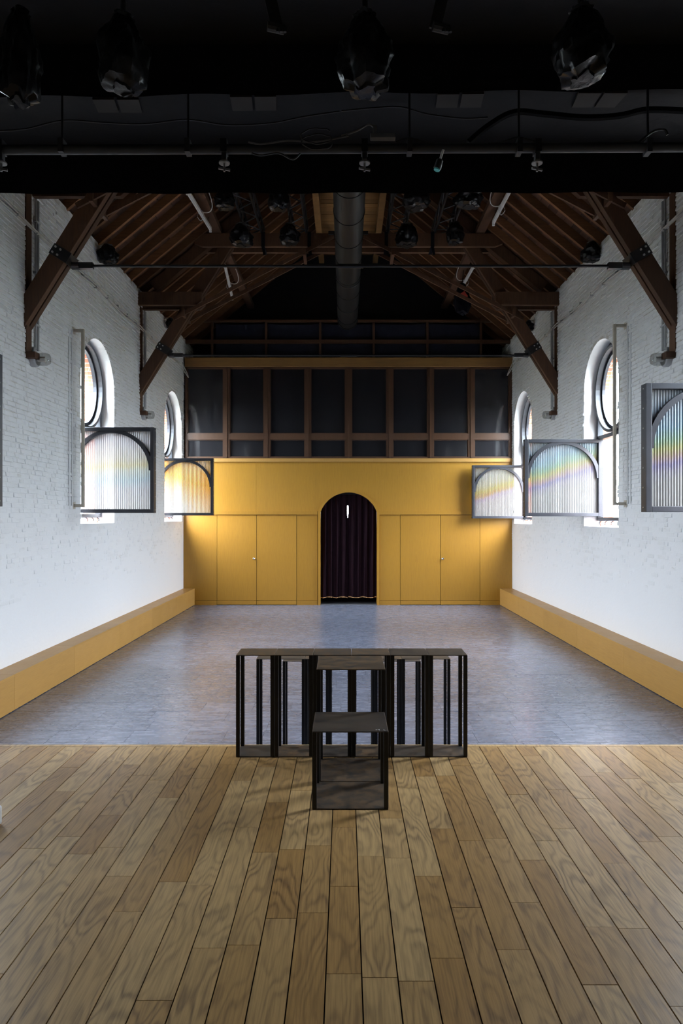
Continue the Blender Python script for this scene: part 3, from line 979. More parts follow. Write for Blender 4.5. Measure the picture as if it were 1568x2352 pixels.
# ================================================================== DUCT
DX, DZ, DRD = .065, 7.17, .244
duct = empty('ventilation_duct', (DX, 10.0, DZ-DRD), 'long round black spiral ventilation duct hanging under the ridge', 'duct')
MB().tube([(DX, y_, DZ) for y_ in (4.9, 8, 12, 16.82)], DRD, 40).build('duct_pipe', M['duct_black'], duct, smooth=True)
yy = 6.2
while yy < 16.9:
    MB().tube([(DX, yy-.012, DZ), (DX, yy-.008, DZ), (DX, yy+.008, DZ), (DX, yy+.012, DZ)], [DRD, DRD+.010, DRD+.010, DRD], 40).build('seam_ring', M['duct_black'], duct, smooth=True)
    yy += .93
MB().tube([(DX, 16.80, DZ), (DX, 16.86, DZ), (DX, 16.9, DZ)], [DRD+.012, DRD+.012, DRD*.9], 40).build('end_cap', M['duct_black'], duct, smooth=True)
for yh in (T1+.25, T2-.3):
    for s in (-1, 1):
        MB().tube([(DX+s*DRD, yh, DZ), (DX+s*DRD, yh, 8.0 if True else 8)], .008, 6).build('hanger', M['iron'], duct)
    MB().tube([(DX-DRD*1.02*math.cos(a), yh, DZ-DRD*1.02*math.sin(a)) for a in [math.pi*k/16 for k in range(17)]], .012, 6).build('hanger_band', M['iron'], duct)
    MB().box(DX-.4, DX+.4, yh-.03, yh+.03, 8.0, 8.06).build('hanger_bar', M['iron'], duct)

# ================================================================== LIGHTING TRUSSES
def lat(xa, xb, lab):
    z0, z1 = 8.10, 8.38; y0, y1 = 9.3, 14.45
    root = empty('lattice_truss', (.5*(xa+xb), .5*(y0+y1), z0), lab, 'lighting truss', 'black lattice trusses resting on the collars')
    for x in (xa, xb):
        for z in (z0+.022, z1):
            MB().tube([(x, y0, z), (x, y1, z)], .026, 8).build('chord', M['black_metal'], root)
    n = 17; st = (y1-y0)/n
    cache = {}
    def br(p, q, key):
        c = (Vector(p)+Vector(q))/2
        if key not in cache:
            cache[key] = MB().tube([Vector(p)-c, Vector(q)-c], .013, 5).mesh('brace', M['black_metal'], fix=False)
        inst('brace', cache[key], c, root)
    for i in range(n):
        a, b = y0+i*st, y0+(i+1)*st
        l, r = (xa, xb) if i % 2 == 0 else (xb, xa)
        br((l, a, z0+.02), (r, b, z0+.02), ('b', i % 2))
        for x, t in ((xa, 's'), (xb, 't')):
            u, v = (z0+.02, z1) if i % 2 == 0 else (z1, z0+.02)
            br((x, a, u), (x, b, v), (t, i % 2))
    for y_ in (y0, y1):
        MB().tube([(xa, y_, z0+.02), (xb, y_, z0+.02), (xb, y_, z1), (xa, y_, z1)], .012, 5, closed=True).build('end_frame', M['black_metal'], root)
LT = [(-2.02, -1.71, 'outer black lattice lighting truss left of the duct'), (-1.07, -.79, 'inner black lattice lighting truss left of the duct'),
      (.88, 1.22, 'inner black lattice lighting truss right of the duct'), (1.84, 2.17, 'outer black lattice lighting truss right of the duct')]
for a, b, lab in LT: lat(a, b, lab)
for px_, lab in ((604, 'black strap over the collar below the outer left lattice truss'), (710, 'black strap over the collar below the inner left lattice truss'),
                 (887, 'black strap over the collar below the inner right lattice truss'), (993, 'black strap over the collar below the outer right lattice truss')):
    x = wx(px_, T2-.2)
    mb = MB()
    o = [(T2-.212, 7.79), (T2+.212, 7.79), (T2+.212, 8.095), (T2-.212, 8.095)]
    i_ = [(T2-.203, 7.797), (T2+.203, 7.797), (T2+.203, 8.086), (T2-.203, 8.086)]
    mb.strip(o, i_, lambda a, b: (x-.035, a, b), lambda a, b: (x+.035, a, b), True)
    root = empty('ratchet_strap', (x, T2, 7.79), lab, 'strap', 'straps on the far collar beam')
    mb.build('webbing', M['black_cloth'], root)
    MB().beam((x, T2-.20, 7.79), (x+.03, T2-.22, 7.62), .05, .008, up=(0,1,0)).build('tail', M['black_cloth'], root)

# ================================================================== BAGGED SPOTLIGHTS
def bag_mesh(w, h, seed, dp=None):
    dp = dp or w
    mb = MB(); nu, nv = 40, 30
    off = Vector((seed*3.7, seed*1.3, seed*2.1))
    def fn(u, v):
        a = 2*math.pi*u
        prof = .12 + .88*min(1, (1-v)*2.1)**.7 if v > .45 else (.70 + .30*math.sin(math.pi*min(1, v/.45)*.5 + .2))
        if v > .93: prof *= 1.35
        if v < .04: prof *= .55
        q = Vector((math.cos(a)*2.1, math.sin(a)*2.1, v*3.2)) + off
        nz = mnoise.noise(q)*.30 + (.5-abs(mnoise.noise(q*1.9)))*.22 - .09 + (.5-abs(mnoise.noise(q*4.3)))*.07 - .03
        pleat = .09*math.sin(a*9+seed)*max(0, v-.35)
        r = prof*(1+nz+pleat)*.5
        zz = h*(v + .10*mnoise.noise(Vector((math.cos(a)*1.4, math.sin(a)*1.4, 5.0))+off)*(1-v))
        return (w*r*math.cos(a), dp*r*math.sin(a), zz)
    mb.grid(fn, nu, nv)
    mb.f.append(tuple(range(0, (nu)*(nv+1), nv+1)))
    return mb
def bagged_light(x, y, ztop, w, h, seed, lab, hook=None, arm=None, grp=None):
    root = empty('bagged_spotlight', (x, y, ztop-h), lab, 'spotlight', grp)
    mb = bag_mesh(w, h, seed)
    mb.v = [(a+x, b+y, c+ztop-h) for a, b, c in mb.v]
    mb.build('plastic_bag', M['bin_bag'], root, smooth=True)
    if arm:
        MB().tube([(x, y, ztop-.04), (x, y, arm)], .014, 8).build('hanging_arm', M['black_metal'], root)
        MB().tube([(x, y+.035*math.cos(t), arm+.035*math.sin(t)) for t in [k*math.pi/6 for k in range(-3, 9)]], .010, 6).build('hook_clamp', M['black_metal'], root)
    MB().tube([(x+w*.06*math.cos(t), y+w*.06*math.sin(t), ztop-.05) for t in [k*math.pi/5 for k in range(10)]], .012, 6, closed=True).build('tie', M['cable_white'], root)
    return root
G1 = 'bagged spotlights under the lattice trusses'
for px_, pt, pb, d_, w, lab in ((553, 512, 566, 12.95, .42, 'black plastic bagged spotlight on outer left truss, in front of the far collar'),
                                (664, 512, 561, 12.95, .38, 'black plastic bagged spotlight on inner left truss, in front of the far collar'),
                                (934, 512, 566, 12.95, .42, 'black plastic bagged spotlight on inner right truss, in front of the far collar'),
                                (1045, 508, 560, 12.95, .34, 'slim black plastic bagged spotlight on outer right truss, before the far collar'),
                                (516, 430, 480, 11.6, .34, 'bagged spotlight beside outer left truss, half hidden by the black border'),
                                (640, 428, 482, 11.6, .34, 'bagged spotlight beside inner left truss, half hidden by the black border'),
                                (955, 428, 481, 11.6, .46, 'bagged spotlight beside inner right truss, half hidden by the black border'),
                                (1076, 428, 476, 11.6, .46, 'bagged spotlight beside outer right truss, half hidden by the black border')):
    zt = wz(pt, d_)
    bagged_light(wx(px_, d_), d_, zt, w, zt - wz(pb, d_), px_*.01, lab, arm=8.045, grp=G1)
for X, px_, py_, d_, w, h, lab in ((XL, 248, 583, 11.65, .34, .34, 'black bagged spotlight at the top of left wall above the arched window'),
                                   (XR, 1358, 578, 11.73, .34, .36, 'black bagged spotlight at the top of right wall above the arched window'),
                                   (XL, 391, 742, 15.9, .22, .26, 'small black bagged spotlight on left wall head behind the far strut'),
                                   (XR, 1214, 748, 15.7, .22, .26, 'small black bagged spotlight on right wall head behind the far strut')):
    x = wx(px_, d_); z = wz(py_, d_)
    r_ = bagged_light(x, d_, z + h/2, w, h, px_*.013, lab)
    sg = 1 if X > 0 else -1
    MB().tube([(x, d_, z + h*.3), (x + sg*.08, d_, z+h*.45), (X, d_, z+h*.35)], .014, 6).build('wall_arm', M['bolt'], r_)
# cloth sack on the right purlin
sx, sd = wx(1061, 16.0), 16.0
sk = empty('cloth_sack', (sx, sd, wz(722, sd)), 'dark cloth sack with a red corner hanging from the right purlin', 'sack')
mb = bag_mesh(.40, wz(650, sd)-wz(722, sd), 4.4, .3); mb.v = [(a+sx, b+sd, c+wz(722, sd)) for a, b, c in mb.v]
mb.build('cloth', M['black_cloth'], sk, smooth=True)
MB().tube([(sx, sd, wz(655, sd)), (sx+.03, sd, 8.1)], .008, 6).build('cord', M['cable_black'], sk)
MB().beam((sx-.03, sd-.19, wz(678, sd)), (sx+.05, sd-.19, wz(690, sd)), .02, .12).build('red_patch', M['red_cloth'], sk)

# ---- fluorescent tubes along the purlins
def fluo(p, q, lab, cab):
    p = Vector(p); q = Vector(q)
    root = empty('fluorescent_tube', (p+q)/2, lab, 'tube light', 'tube lights along the purlins')
    MB().beam(p, q, .055, .05).build('batten', M['lamp_white'], root)
    MB().tube([p+Vector((0,.04,-.045)), q+Vector((0,-.04,-.045))], .014, 10).build('tube', M['lamp_white'], root)
    for e in (p, q):
        MB().box(e.x-.022, e.x+.022, e.y-.02, e.y+.02, e.z-.07, e.z-.02).build('end_cap', M['lamp_white'], root)
    m = p.lerp(q, .55)
    pts = []
    sgn = 1 if p.x < 0 else -1
    for k in range(15):
        t = k/14
        pts.append(Vector((m.x + sgn*.34*math.sin(math.pi*t)*(.55+.45*t), m.y - .5*t, m.z + .02 + .55*t - .30*math.sin(math.pi*t))))
    MB().tube(pts, .008, 5).build('cable', M['cable_white'], root)
    pts = [m + Vector((.06*math.cos(t), .04*math.sin(3*t), -.05+.09*math.sin(t))) for t in [k*math.pi/6 for k in range(12)]]
    MB().tube(pts, .006, 5, closed=True).build('cable_coil', M['cable_white'], root)
    for e, f_ in ((p.lerp(q, .15), .15), (p.lerp(q, .85), .85)):
        MB().tube([e+Vector((0,0,.02)), e+Vector((sgn*.06,0,.30))], .006, 5).build('hanger', M['iron'], root)
fluo((wx(430, 11.85), 11.85, wz(438, 11.85)), (wx(483, 13.38), 13.38, wz(525, 13.38)), 'white tube light on the left purlin nearest the stage border', 1)
fluo((wx(516, 15.4), 15.4, wz(608, 15.4)), (wx(533, 17.0), 17.0, wz(683, 17.0)), 'white tube light on the left purlin beyond the far collar', 1)
fluo((wx(1177, 11.62), 11.62, wz(425, 11.62)), (wx(1133, 13.09), 13.09, wz(510, 13.09)), 'white tube light on the right purlin nearest the stage border', 1)
fluo((wx(1088, 15.4), 15.4, wz(610, 15.4)), (wx(1056, 17.0), 17.0, wz(668, 17.0)), 'white tube light on the right purlin beyond the far collar', 1)

# ---- wall cables, conduits, bulkhead lamps
for sg, X, z0, lab in ((-1, XL, 6.15, 'pale cable bundle clipped along the left wall'), (1, XR, 6.20, 'pale cable bundle clipped along the right wall')):
    root = empty('wall_cable', (X, 12, z0), lab, 'cable', 'cable runs on the side walls')
    for j in range(2):
        pts = []
        y = 5.2
        while y < 17.4:
            pts.append((X - sg*(.03+.015*j), y, z0 + .03*j + .02*math.sin(y*2.3+j) - .02*abs(math.sin(y*1.6))))
            y += .25
        MB().tube(pts, .013, 6).build('cable', M['cable_white'], root)
    y = 5.4
    while y < 17.4:
        MB().box(*sorted((X, X - sg*.055)), y-.010, y+.010, z0-.015, z0+.045).build('clip', M['lamp_grey'], root)
        y += .55
    pts = [(X - sg*(.05+.18*math.sin(math.pi*t)), 17.35+.1*t, z0 - .35*math.sin(math.pi*t) + .1*t) for t in [k/10 for k in range(11)]]
    MB().tube(pts, .011, 6).build('loose_end', M['cable_white'], root)
for sg, X, d_, lab1, lab2 in ((-1, XL, T1, 'pale conduit pair beside the near left wall post', 'grey bulkhead lamp below the near left wall post'),
                              (-1, XL, T2, 'pale conduit pair beside the far left wall post', 'grey bulkhead lamp below the far left wall post'),
                              (1, XR, T1, 'pale conduit pair beside the near right wall post', 'grey bulkhead lamp below the near right wall post'),
                              (1, XR, T2, 'pale conduit pair beside the far right wall post', 'grey bulkhead lamp below the far right wall post')):
    yc = d_ + .18
    root = empty('conduit', (X, yc, 4.5), lab1, 'conduit', 'conduits beside the wall posts')
    for j, dy in enumerate((0, .07)):
        MB().tube([(X - sg*.03, yc+dy, 4.56), (X - sg*.03, yc+dy, 6.60)], .016, 8).build('pipe', M['lamp_grey'], root)
    for z in (4.9, 5.6, 6.3):
        MB().box(*sorted((X, X - sg*.05)), yc-.03, yc+.10, z-.012, z+.012).build('saddle', M['lamp_grey'], root)
    yl = d_ + .12; zl = 4.42
    root = empty('bulkhead_lamp', (X, yl, zl-.1), lab2, 'wall lamp', 'bulkhead lamps below the wall posts')
    MB().tube([(X - sg*.0, yl, zl), (X - sg*.07, yl, zl), (X - sg*.085, yl, zl)], [.105, .105, .09], 20).build('base', M['lamp_grey'], root, smooth=True)
    MB().tube([(X - sg*.086, yl, zl), (X - sg*.20, yl, zl), (X - sg*.235, yl, zl), (X - sg*.25, yl, zl)], [.085, .085, .07, .03], 20).build('glass_dome', M['lamp_glass'], root, smooth=True)
    MB().tube([(X - sg*.086, yl, zl), (X - sg*.19, yl, zl)], .035, 10).build('bulb', M['lamp_white'], root)
    MB().tube([(X - sg*.03, yl, zl+.10), (X - sg*.03, yl, zl+.16)], .022, 8).build('cable_gland', M['lamp_grey'], root)

# ---- beige U brackets beside the windows
for sg, X, off, zt, zb, lab in ((-1, XL, .17, 5.21, 2.45, 'tall beige steel bracket bar standing off the left wall'), (1, XR, .20, 5.29, 2.48, 'tall beige steel bracket bar standing off the right wall')):
    d_ = 10.6; s = -sg
    root = empty('bracket_bar', (X, d_, zb), lab, 'bracket', 'bracket bars beside the windows')
    MB().box(*sorted((X + s*(off-.045), X + s*off)), d_-.022, d_+.022, zb, zt).build('upright', M['beige_steel'], root, bevel=.004)
    for z in (zt-.045, zb):
        MB().box(*sorted((X, X + s*(off-.046))), d_-.022, d_+.022, z, z+.045).build('arm', M['beige_steel'], root, bevel=.004)
        MB().box(*sorted((X, X + s*.012)), d_-.05, d_+.05, z-.03, z+.075).build('wall_plate', M['beige_steel'], root)
    root = empty('painted_conduit', (X, d_-.15, zb), 'white painted conduit pair on the %s wall behind the bracket bar' % ('left' if sg < 0 else 'right'), 'conduit', 'painted conduits')
    for j in range(2):
        MB().tube([(X + s*.014, d_-.20+.11*j, zb+.02), (X + s*.014, d_-.20+.11*j, zt-.05)], .012, 8).build('pipe', M['plaster'], root)

# ================================================================== OPENED CASEMENTS
def casement(sg, d, xh, W, H, z0, film, lab):
    """sash swung 90 degrees into the room, hinged at xh"""
    s = -sg
    xc = xh + s*W/2
    root = empty('window_casement', (xc, d, z0), lab, 'casement', 'casements opened into the hall')
    dp = .065; b = .062
    x0, x1 = sorted((xh, xh + s*W))
    def bar(a0, a1, c0, c1): return MB().box(a0, a1, d-dp, d+dp, c0, c1)
    st1 = bar(x0, x0+b, z0, z0+H).build('stile', M['sash_metal'], root, bevel=.004)
    st2 = bar(x1-b, x1, z0, z0+H).build('stile', M['sash_metal'], root, bevel=.004)
    bar(x0+b, x1-b, z0, z0+b).build('bottom_rail', M['sash_metal'], root, bevel=.004)
    bar(x0+b, x1-b, z0+H-b, z0+H).build('top_rail', M['sash_metal'], root, bevel=.004)
    R = W/2 - .025; cz = z0 + H - R - .03
    n = 40
    A = [(xc + R*math.cos(math.pi*k/n), cz + R*math.sin(math.pi*k/n)) for k in range(n+1)]
    B = [(xc + (R-.062)*math.cos(math.pi*k/n), cz + (R-.062)*math.sin(math.pi*k/n)) for k in range(n+1)]
    MB().strip(A, B, lambda p, q: (p, d-dp*.85, q), lambda p, q: (p, d+dp*.85, q)).build('arch_bar', M['sash_metal'], root)
    # ribbed sheet
    nr = int((W-2*b)/.030)
    mb = MB(); N = nr*6
    xa, xb = x0+b-.01, x1-b+.01; za, zb = z0+b-.01, z0+H-b+.01
    def f(u, v, t): return (xa + (xb-xa)*u, d + t*.007 + .0055*math.cos(2*math.pi*u*nr)*(1 if t > 0 else -1), za + (zb-za)*v)
    mb.grid(lambda u, v: f(u, v, 1), N, 1)
    o = mb.build('ribbed_panel', M[film], root, smooth=False, fix=False)
    for p in o.data.polygons: p.use_smooth = True
    free = st2 if s > 0 else st1
    xe = x1 if s > 0 else x0
    for k in range(7):
        zz = z0 + .05 + (H-.1)*k/6
        MB().tube([(xe - s*.002, d, zz), (xe + s*.006, d, zz)], .009, 8).build('screw', M['bolt'], free)
    xhg = x0 if s > 0 else x1
    for zz in (z0+.15, z0+H-.15):
        MB().tube([(xh + sg*.02, d+.02, zz-.06), (xh + sg*.02, d+.02, zz+.06)], .018, 8).build('hinge', M['sash_metal'], root)
HL, HR = XL-IN+.015, XR+IN-.015
casement(-1, 6.22, -3.15-1.394+.0, 1.394, 1.394, 2.395, 'film_pale', 'opened window casement cut off by the left edge of the view')
casement(-1, 11.16, HL, 1.394, 1.394, 2.362, 'film_pale', 'opened casement with pale yellow film beside the left bracket bar')
casement(-1, 16.37, HL-.02, 1.37, 1.37, 2.331, 'film_panelling_orange', 'opened casement tinted orange in front of the left end of the panelling')
casement(1, 7.44, HR, 1.394, 1.394, 2.352, 'film_blue', 'large opened casement with blue film cut off by the right edge')
casement(1, 12.41, HR, 1.394, 1.394, 2.310, 'film_rainbow', 'opened casement with rainbow film beside the right bracket bar')
casement(1, 17.62, HR, 1.37, 1.37, 2.258, 'film_gold', 'opened casement with gold film in front of the right end of the panelling')

# ================================================================== STEEL STOOLS
def stool(x0, x1, d0, d1, zb, h, lab, grp, name='steel_stool'):
    root = empty(name, (.5*(x0+x1), .5*(d0+d1), zb), lab, 'stool', grp)
    t = .006; lw = .027
    x0 += .0015; x1 -= .0015; d0 += .0015; d1 -= .0015
    MB().box(x0, x1, d0, d1, zb+h-t, zb+h).build('top_plate', M['steel'], root, bevel=.0025)
    MB().box(x0, x1, d0, d1, zb, zb+t).build('bottom_plate', M['steel'], root, bevel=.0025)
    for ax in (0, 1):
        for ay in (0, 1):
            a = x0 if ax == 0 else x1-lw
            c = d0 if ay == 0 else d1-lw
            MB().box(a, a+lw, c, c+lw, zb+t, zb+h-t).build('leg', M['steel_leg'], root, bevel=.002)
    return root
rx0, rx1 = wx(541, 4.824), wx(1074, 4.824)
rw = (rx1-rx0)/6
ord1 = ['leftmost of the row of six', 'second from the left in the row of six', 'third from the left in the row of six', 'third from the right in the row of six', 'second from the right in the row of six', 'rightmost of the row of six']
for i in range(6):
    stool(rx0+rw*i, rx0+rw*(i+1), 4.824, 5.072, STZ, .723, 'tall narrow steel stool, ' + ord1[i] + ' at stage edge', 'tall narrow steel stools in the stage row')
stool(wx(726, 4.37), wx(885.5, 4.37), 4.372, 4.80, STZ, .7235, 'wide tall black steel stool between low stool and the row of six', 'wide steel stools')
low_stool = stool(wx(716, 3.961), wx(892.5, 3.961), 3.961, 4.368, STZ, .453, 'low square black steel stool, nearest of all on the stage', 'wide steel stools')
# chalked letters on the low stool
fc = bpy.data.curves.new('chalk_mark', 'FONT'); fc.body = 'M  L'; fc.size = .034; fc.extrude = .0002
fo = bpy.data.objects.new('chalk_source', fc); C.objects.link(fo)
tm = bpy.data.meshes.new_from_object(fo.evaluated_get(bpy.context.evaluated_depsgraph_get()))
bpy.data.objects.remove(fo)
simple('chalk', (.42,.42,.42), .8)
tm.materials.clear(); tm.materials.append(M['chalk'])
tp = [c for c in low_stool.children if c.name.startswith('top_plate')][0]
cm_ = bpy.data.objects.new('chalk_mark', tm); C.objects.link(cm_); cm_.parent = tp
cm_.location = Vector((wx(862, 3.99), 3.985, STZ+.4534)) - origin_of(tp)
r2a, r2b = wx(588, 6.30), wx(1034.5, 6.30)
ord2 = ['leftmost', 'second from the left', 'second from the right', 'rightmost']
for i in range(4):
    w = (r2b-r2a)/4
    stool(r2a+w*i, r2a+w*(i+1), 6.30, 6.56, 0, .989, 'tall black steel stool on stone floor in middle row, ' + ord2[i] + ' of four', 'steel stools standing on the stone floor')
r3a, r3b = wx(648.5, 6.62), wx(966.5, 6.62)
ord3 = ['left one', 'middle one', 'right one']
for i in range(3):
    w = (r3b-r3a)/3
    stool(r3a+w*i, r3a+w*(i+1), 6.62, 6.88, 0, .90, 'black steel stool on stone floor in last row, ' + ord3[i] + ' of three', 'steel stools standing on the stone floor')

# ---- white box at the left edge of the stage
wbx = empty('floor_socket_box', (-1.96, 3.80, STZ), 'small white box on the stage boards at the left edge', 'socket box')
MB().box(-2.05, -1.897, 3.76, 3.785, STZ, STZ+.105).build('case', M['white_plastic'], wbx, bevel=.012)
MB().box(-2.03, -1.917, 3.755, 3.762, STZ+.02, STZ+.085).build('face', M['grey_pipe'], wbx)

# ================================================================== STAGE RIGGING
def border(d, zl, zr, ztop, name, lab, amp):
    mb = MB()
    def fn(u, v, off):
        x = XL + .01 + (XR-XL-.02)*u
        zb = zl + (zr-zl)*u + amp*math.sin(u*5.1+1)
        return (x, d + off + .012*math.sin(u*60)*(1-v), zb + (ztop-zb)*v)
    mb.grid(lambda u, v: fn(u, v, 0), 120, 4); mb.grid(lambda u, v: fn(u, v, .02), 120, 4)
    root = empty(name, (XC, d, min(zl, zr)), lab, 'curtain', 'black borders over the stage')
    mb.build('cloth', M['black_cloth'], root, smooth=True)
    hm = MB(); hm.grid(lambda u, v: (fn(u, 0, 0)[0], fn(u, 0, 0)[1]-.006, fn(u, 0, 0)[2] + .05*v - .006), 120, 1)
    hm.grid(lambda u, v: (fn(u, 0, 0)[0], fn(u, 0, 0)[1]+.026, fn(u, 0, 0)[2] + .05*v - .006), 120, 1)
    hm.build('hem', M['black_cloth'], root, smooth=True)
border(5.04, wz(443, 5.04), wz(431, 5.04), 4.999, 'stage_border', 'black cloth border along the stage edge below the roof', .006)
border(3.9, wz(217, 3.9), wz(196, 3.9), 4.999, 'stage_border', 'black cloth border nearest the camera above the pipe', -.01)

PD = 4.3
PZ = wz(341, PD)
pipe = empty('lighting_bar', (0, PD, PZ), 'long grey lighting pipe hung across the stage below the black ceiling', 'pipe')
MB().tube([(XL+.02, PD, wz(346, PD)), (0, PD, wz(342, PD)), (XR-.02, PD, wz(334, PD))], .029, 16).build('tube', M['grey_pipe'], pipe, smooth=True)
for px_ in (143, 432, 940, 1191, 1487):
    x = wx(px_, PD)
    MB().box(x-.016, x+.016, PD-.034, PD+.034, PZ-.035, PZ+.05).build('clamp', M['grey_pipe'], pipe)
    MB().tube([(x, PD, PZ+.045), (x, PD, 4.998)], .007, 6).build('drop_rod', M['black_metal'], pipe)
for px_, lab in ((3, 'hook clamp with wing bolt at the left end of the pipe'), (515, 'hook clamp with wing bolt left of centre under the pipe'), (837, 'hook clamp with wing bolt under the middle of the pipe'), (1233, 'hook clamp with wing bolt right of centre under the pipe')):
    x = wx(px_, PD); z = PZ
    root = empty('hook_clamp', (x, PD, z-.17), lab, 'clamp', 'hook clamps under the pipe')
    MB().box(x-.02, x+.02, PD-.036, PD+.036, z-.035, z+.045).build('jaw', M['black_metal'], root)
    MB().box(x-.015, x+.015, PD-.02, PD+.02, z-.075, z-.036).build('block', M['grey_pipe'], root)
    MB().tube([(x, PD, z-.074), (x, PD, z-.145)], .007, 8).build('bolt', M['dull_bolt'], root)
    MB().tube([(x, PD, z-.088), (x, PD, z-.096)], .034, 14).build('washer', M['dull_bolt'], root)
    MB().beam((x-.035, PD-.01, z-.128), (x+.035, PD+.01, z-.132), .012, .012).build('wing_nut', M['dull_bolt'], root)
# plug hanging from the pipe
x = wx(1016, PD)
root = empty('cable_plug', (wx(1001, PD), PD, wz(398, PD)), 'dangling cable connector with a teal end under the pipe', 'plug')
p0 = Vector((x, PD-.03, wz(350, PD))); p1 = Vector((wx(1009, PD), PD-.03, wz(372, PD))); p2 = Vector((wx(1002, PD), PD-.03, wz(394, PD)))
MB().tube([p0, p0.lerp(p1, .5), p1], .008, 8).build('cable', M['cable_white'], root)
MB().tube([p1, p1.lerp(p2, .1), p1.lerp(p2, .9), p2], [.014, .021, .024, .022], 12).build('body', M['grey_pipe'], root, smooth=True)
MB().tube([p2, p2 + (p2-p1).normalized()*.008], .019, 12).build('end_face', M['teal'], root)
# socket strip
x0, x1 = wx(850, PD), wx(907, PD)
root = empty('socket_strip', (.5*(x0+x1), PD, wz(335, PD)), 'grey socket strip with plug lying on the pipe', 'socket strip')
MB().box(x0, x1, PD-.05, PD-.005, wz(333, PD)+.02, wz(322, PD)+.02).build('case', M['strip_grey'], root, bevel=.004)
MB().tube([(wx(860, PD), PD-.03, wz(322, PD)+.02), (wx(860, PD), PD-.03, wz(296, PD))], .014, 8).build('plug', M['strip_grey'], root)
# cables on the pipe
def cab(pts_px, d, r, name, lab, mat):
    P = [Vector((wx(a, d), d, wz(b, d))) for a, b in pts_px]
    out = []
    for i in range(len(P)-1):
        pa = P[max(0, i-1)]; pb = P[i]; pc = P[i+1]; pd = P[min(len(P)-1, i+2)]
        for k in range(6):
            t = k/6
            out.append(.5*((2*pb) + (pc-pa)*t + (2*pa-5*pb+4*pc-pd)*t*t + (3*pb-pa-3*pc+pd)*t**3))
    out.append(P[-1])
    mid = P[len(P)//2]
    o = MB().tube(out, r, 6).build(name, M[mat], loc=mid)
    return tag(o, lab, 'cable', 'cables around the lighting pipe')
cab([(-20, 302), (60, 296), (145, 277), (240, 282), (330, 285), (430, 275), (520, 287), (620, 283), (700, 268), (780, 256)], 4.45, .006, 'rigging_cable', 'thin cable sagging above the left half of the pipe', 'grey_pipe')
cab([(784, 255), (860, 248), (920, 246), (980, 262), (1060, 272), (1120, 270)], 4.45, .006, 'rigging_cable', 'thin cable sagging above the pipe right of centre', 'grey_pipe')
cab([(1075, 328), (1120, 290), (1180, 258), (1250, 262), (1340, 270), (1420, 266), (1490, 252), (1590, 256)], 4.40, .020, 'black_hose', 'thick black cable rising to the right above the pipe', 'cable_black')
cab([(570, 326), (600, 331), (660, 323), (720, 326), (770, 318), (800, 312)], PD-.035, .006, 'rigging_cable', 'grey cable twisting along the pipe left of the middle', 'strip_grey')
cab([(578, 352), (600, 357), (640, 352), (672, 366), (690, 352)], PD-.035, .006, 'rigging_cable', 'grey cable loop hanging under the pipe left of the middle', 'grey_pipe')
cab([(784, 312), (820, 300), (845, 286), (858, 292), (860, 298)], PD-.035, .007, 'rigging_cable', 'pale cable curving up into the socket strip', 'strip_grey')
cab([(908, 326), (940, 318), (990, 328), (1060, 330), (1140, 328), (1190, 316), (1240, 326), (1330, 329), (1420, 326), (1470, 325)], PD-.02, .006, 'rigging_cable', 'dark cable lying on the right half of the pipe', 'grey_pipe')
cab([(1470, 324), (1500, 302), (1525, 298), (1532, 310)], PD-.03, .008, 'rigging_cable', 'short cable end rising from the right end of the pipe', 'grey_pipe')
pts = [(Vector((wx(728 + 34*math.cos(t), PD), PD-.045-.004*k, wz(340 + 14*math.sin(t)+k%3, PD)))) for k, t in enumerate([j*math.pi/8 for j in range(32)])]
tag(MB().tube(pts, .005, 5).build('cable_coil', M['grey_pipe'], loc=pts[0]), 'coiled cable tied to the pipe left of the middle', 'cable', 'cables around the lighting pipe')

# ceiling hatches
for (tl, trr, brr, bll, lab) in (((212,229),(318,229),(326,259),(226,259),'leftmost dim brown hatch pair in the black stage ceiling'), ((528,223),(634,222),(634,254),(534,255),'dim brown hatch pair in stage ceiling left of centre'),
                                 ((1005,217),(1111,216),(1104,247),(1000,248),'dim brown hatch pair in stage ceiling right of centre'), ((1328,214),(1441,214),(1411,247),(1313,247),'rightmost grey brown hatch pair in the black stage ceiling')):
    z = 4.985
    def cp(p):
        d_ = F*(z-CAMZ)/(1187-p[1]); return Vector((wx(p[0], d_), d_, z))
    a, b, c, d_ = cp(tl), cp(trr), cp(brr), cp(bll)
    root = empty('ceiling_hatch', (a+c)/2, lab, 'hatch', 'hatches in the stage ceiling')
    for u0, u1 in ((0, .47), (.53, 1)):
        q = [a.lerp(b, u0), a.lerp(b, u1), d_.lerp(c, u1), d_.lerp(c, u0)]
        up = Vector((0, 0, .014))
        MB().quadbox(q + [p+up for p in q]).build('grille', M['hatch'], root)
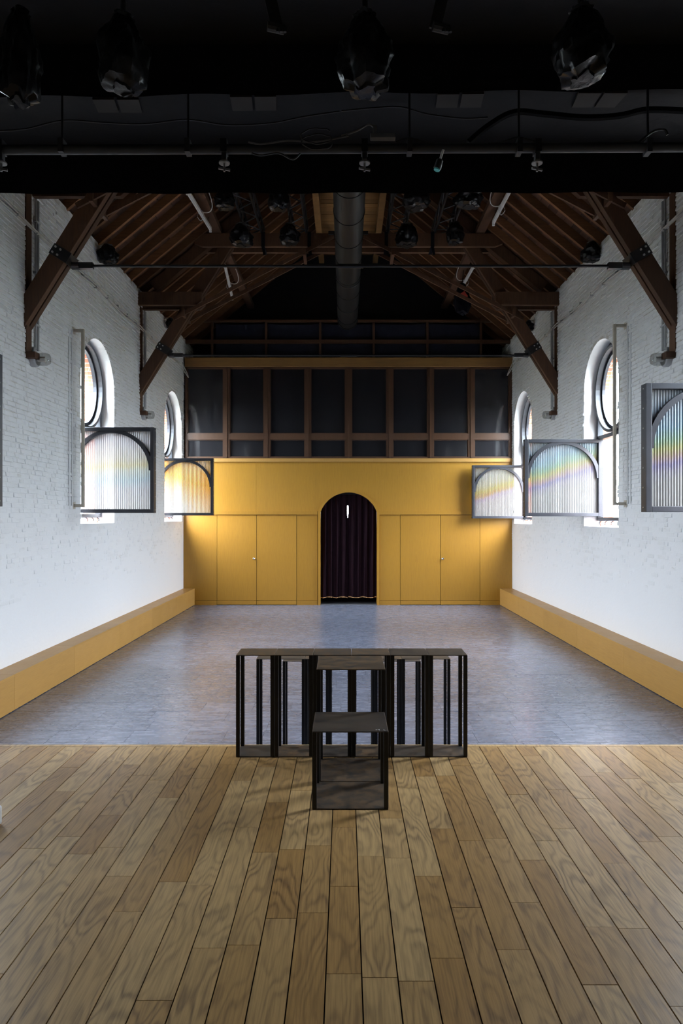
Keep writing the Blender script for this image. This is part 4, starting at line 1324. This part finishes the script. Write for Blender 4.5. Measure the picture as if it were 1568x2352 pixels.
# bagged lamps above the stage
G2 = 'bagged spotlights above the stage'
SD = 3.35
for px_, pt, pb, w, lab in ((283, 30, 208, .24, 'large black plastic bagged spotlight high above the stage on the left'),
                            (838, 25, 212, .26, 'large black plastic bagged spotlight high above the middle of the stage'),
                            (1335, 15, 186, .27, 'large black plastic bagged spotlight high above the stage on the right')):
    zt = wz(pt, SD)
    bagged_light(wx(px_, SD), SD, zt, w, zt-wz(pb, SD), px_*.02, lab, arm=4.87, grp=G2)
tag(MB().tube([(XL+.05, SD, 4.95), (XR-.05, SD, 4.95)], .024, 12).build('lighting_bar', M['black_metal'], loc=(0, SD, 4.95)), 'black pipe along the top of the view carrying bagged spotlights', 'pipe')
for px_, sl, lab in ((628, 1, 'dark spotlight yoke with cable left of the middle bag'), (1008, -1, 'dark spotlight yoke with cable right of the middle bag')):
    root = empty('lamp_yoke', (wx(px_, SD), SD, wz(70, SD)), lab, 'lamp yoke', 'lamp yokes above the stage')
    x = wx(px_, SD)
    MB().beam((x - sl*.05, SD, 4.93), (x, SD, wz(55, SD)), .012, .03).build('yoke_arm', M['grey_pipe'], root)
    MB().beam((x - sl*.02, SD+.03, 4.93), (x + sl*.03, SD+.03, wz(55, SD)), .012, .03).build('yoke_arm', M['grey_pipe'], root)
    MB().tube([(x-.03, SD, wz(60, SD)), (x+.05, SD+.02, wz(62, SD))], .022, 10).build('knuckle', M['grey_pipe'], root)
    for k in range(3):
        MB().tube([(x+.02+.018*k, SD, wz(62, SD)), (x+.02+.018*k, SD, wz(74, SD))], .008, 8).build('finger_screw', M['grey_pipe'], root)
# black cloth sleeve in the top left corner
x0, x1 = wx(10, 3.45), wx(82, 3.45)
sl_ = empty('hanging_sleeve', (.5*(x0+x1), 3.45, wz(238, 3.45)), 'black wrapped sleeve hanging in the upper left corner', 'cloth')
mb = bag_mesh(x1-x0+.04, wz(15, 3.45)-wz(238, 3.45), 9.1); mb.v = [(a+.5*(x0+x1), b+3.45, c+wz(238, 3.45)) for a, b, c in mb.v]
mb.build('cloth', M['bin_bag'], sl_, smooth=True)
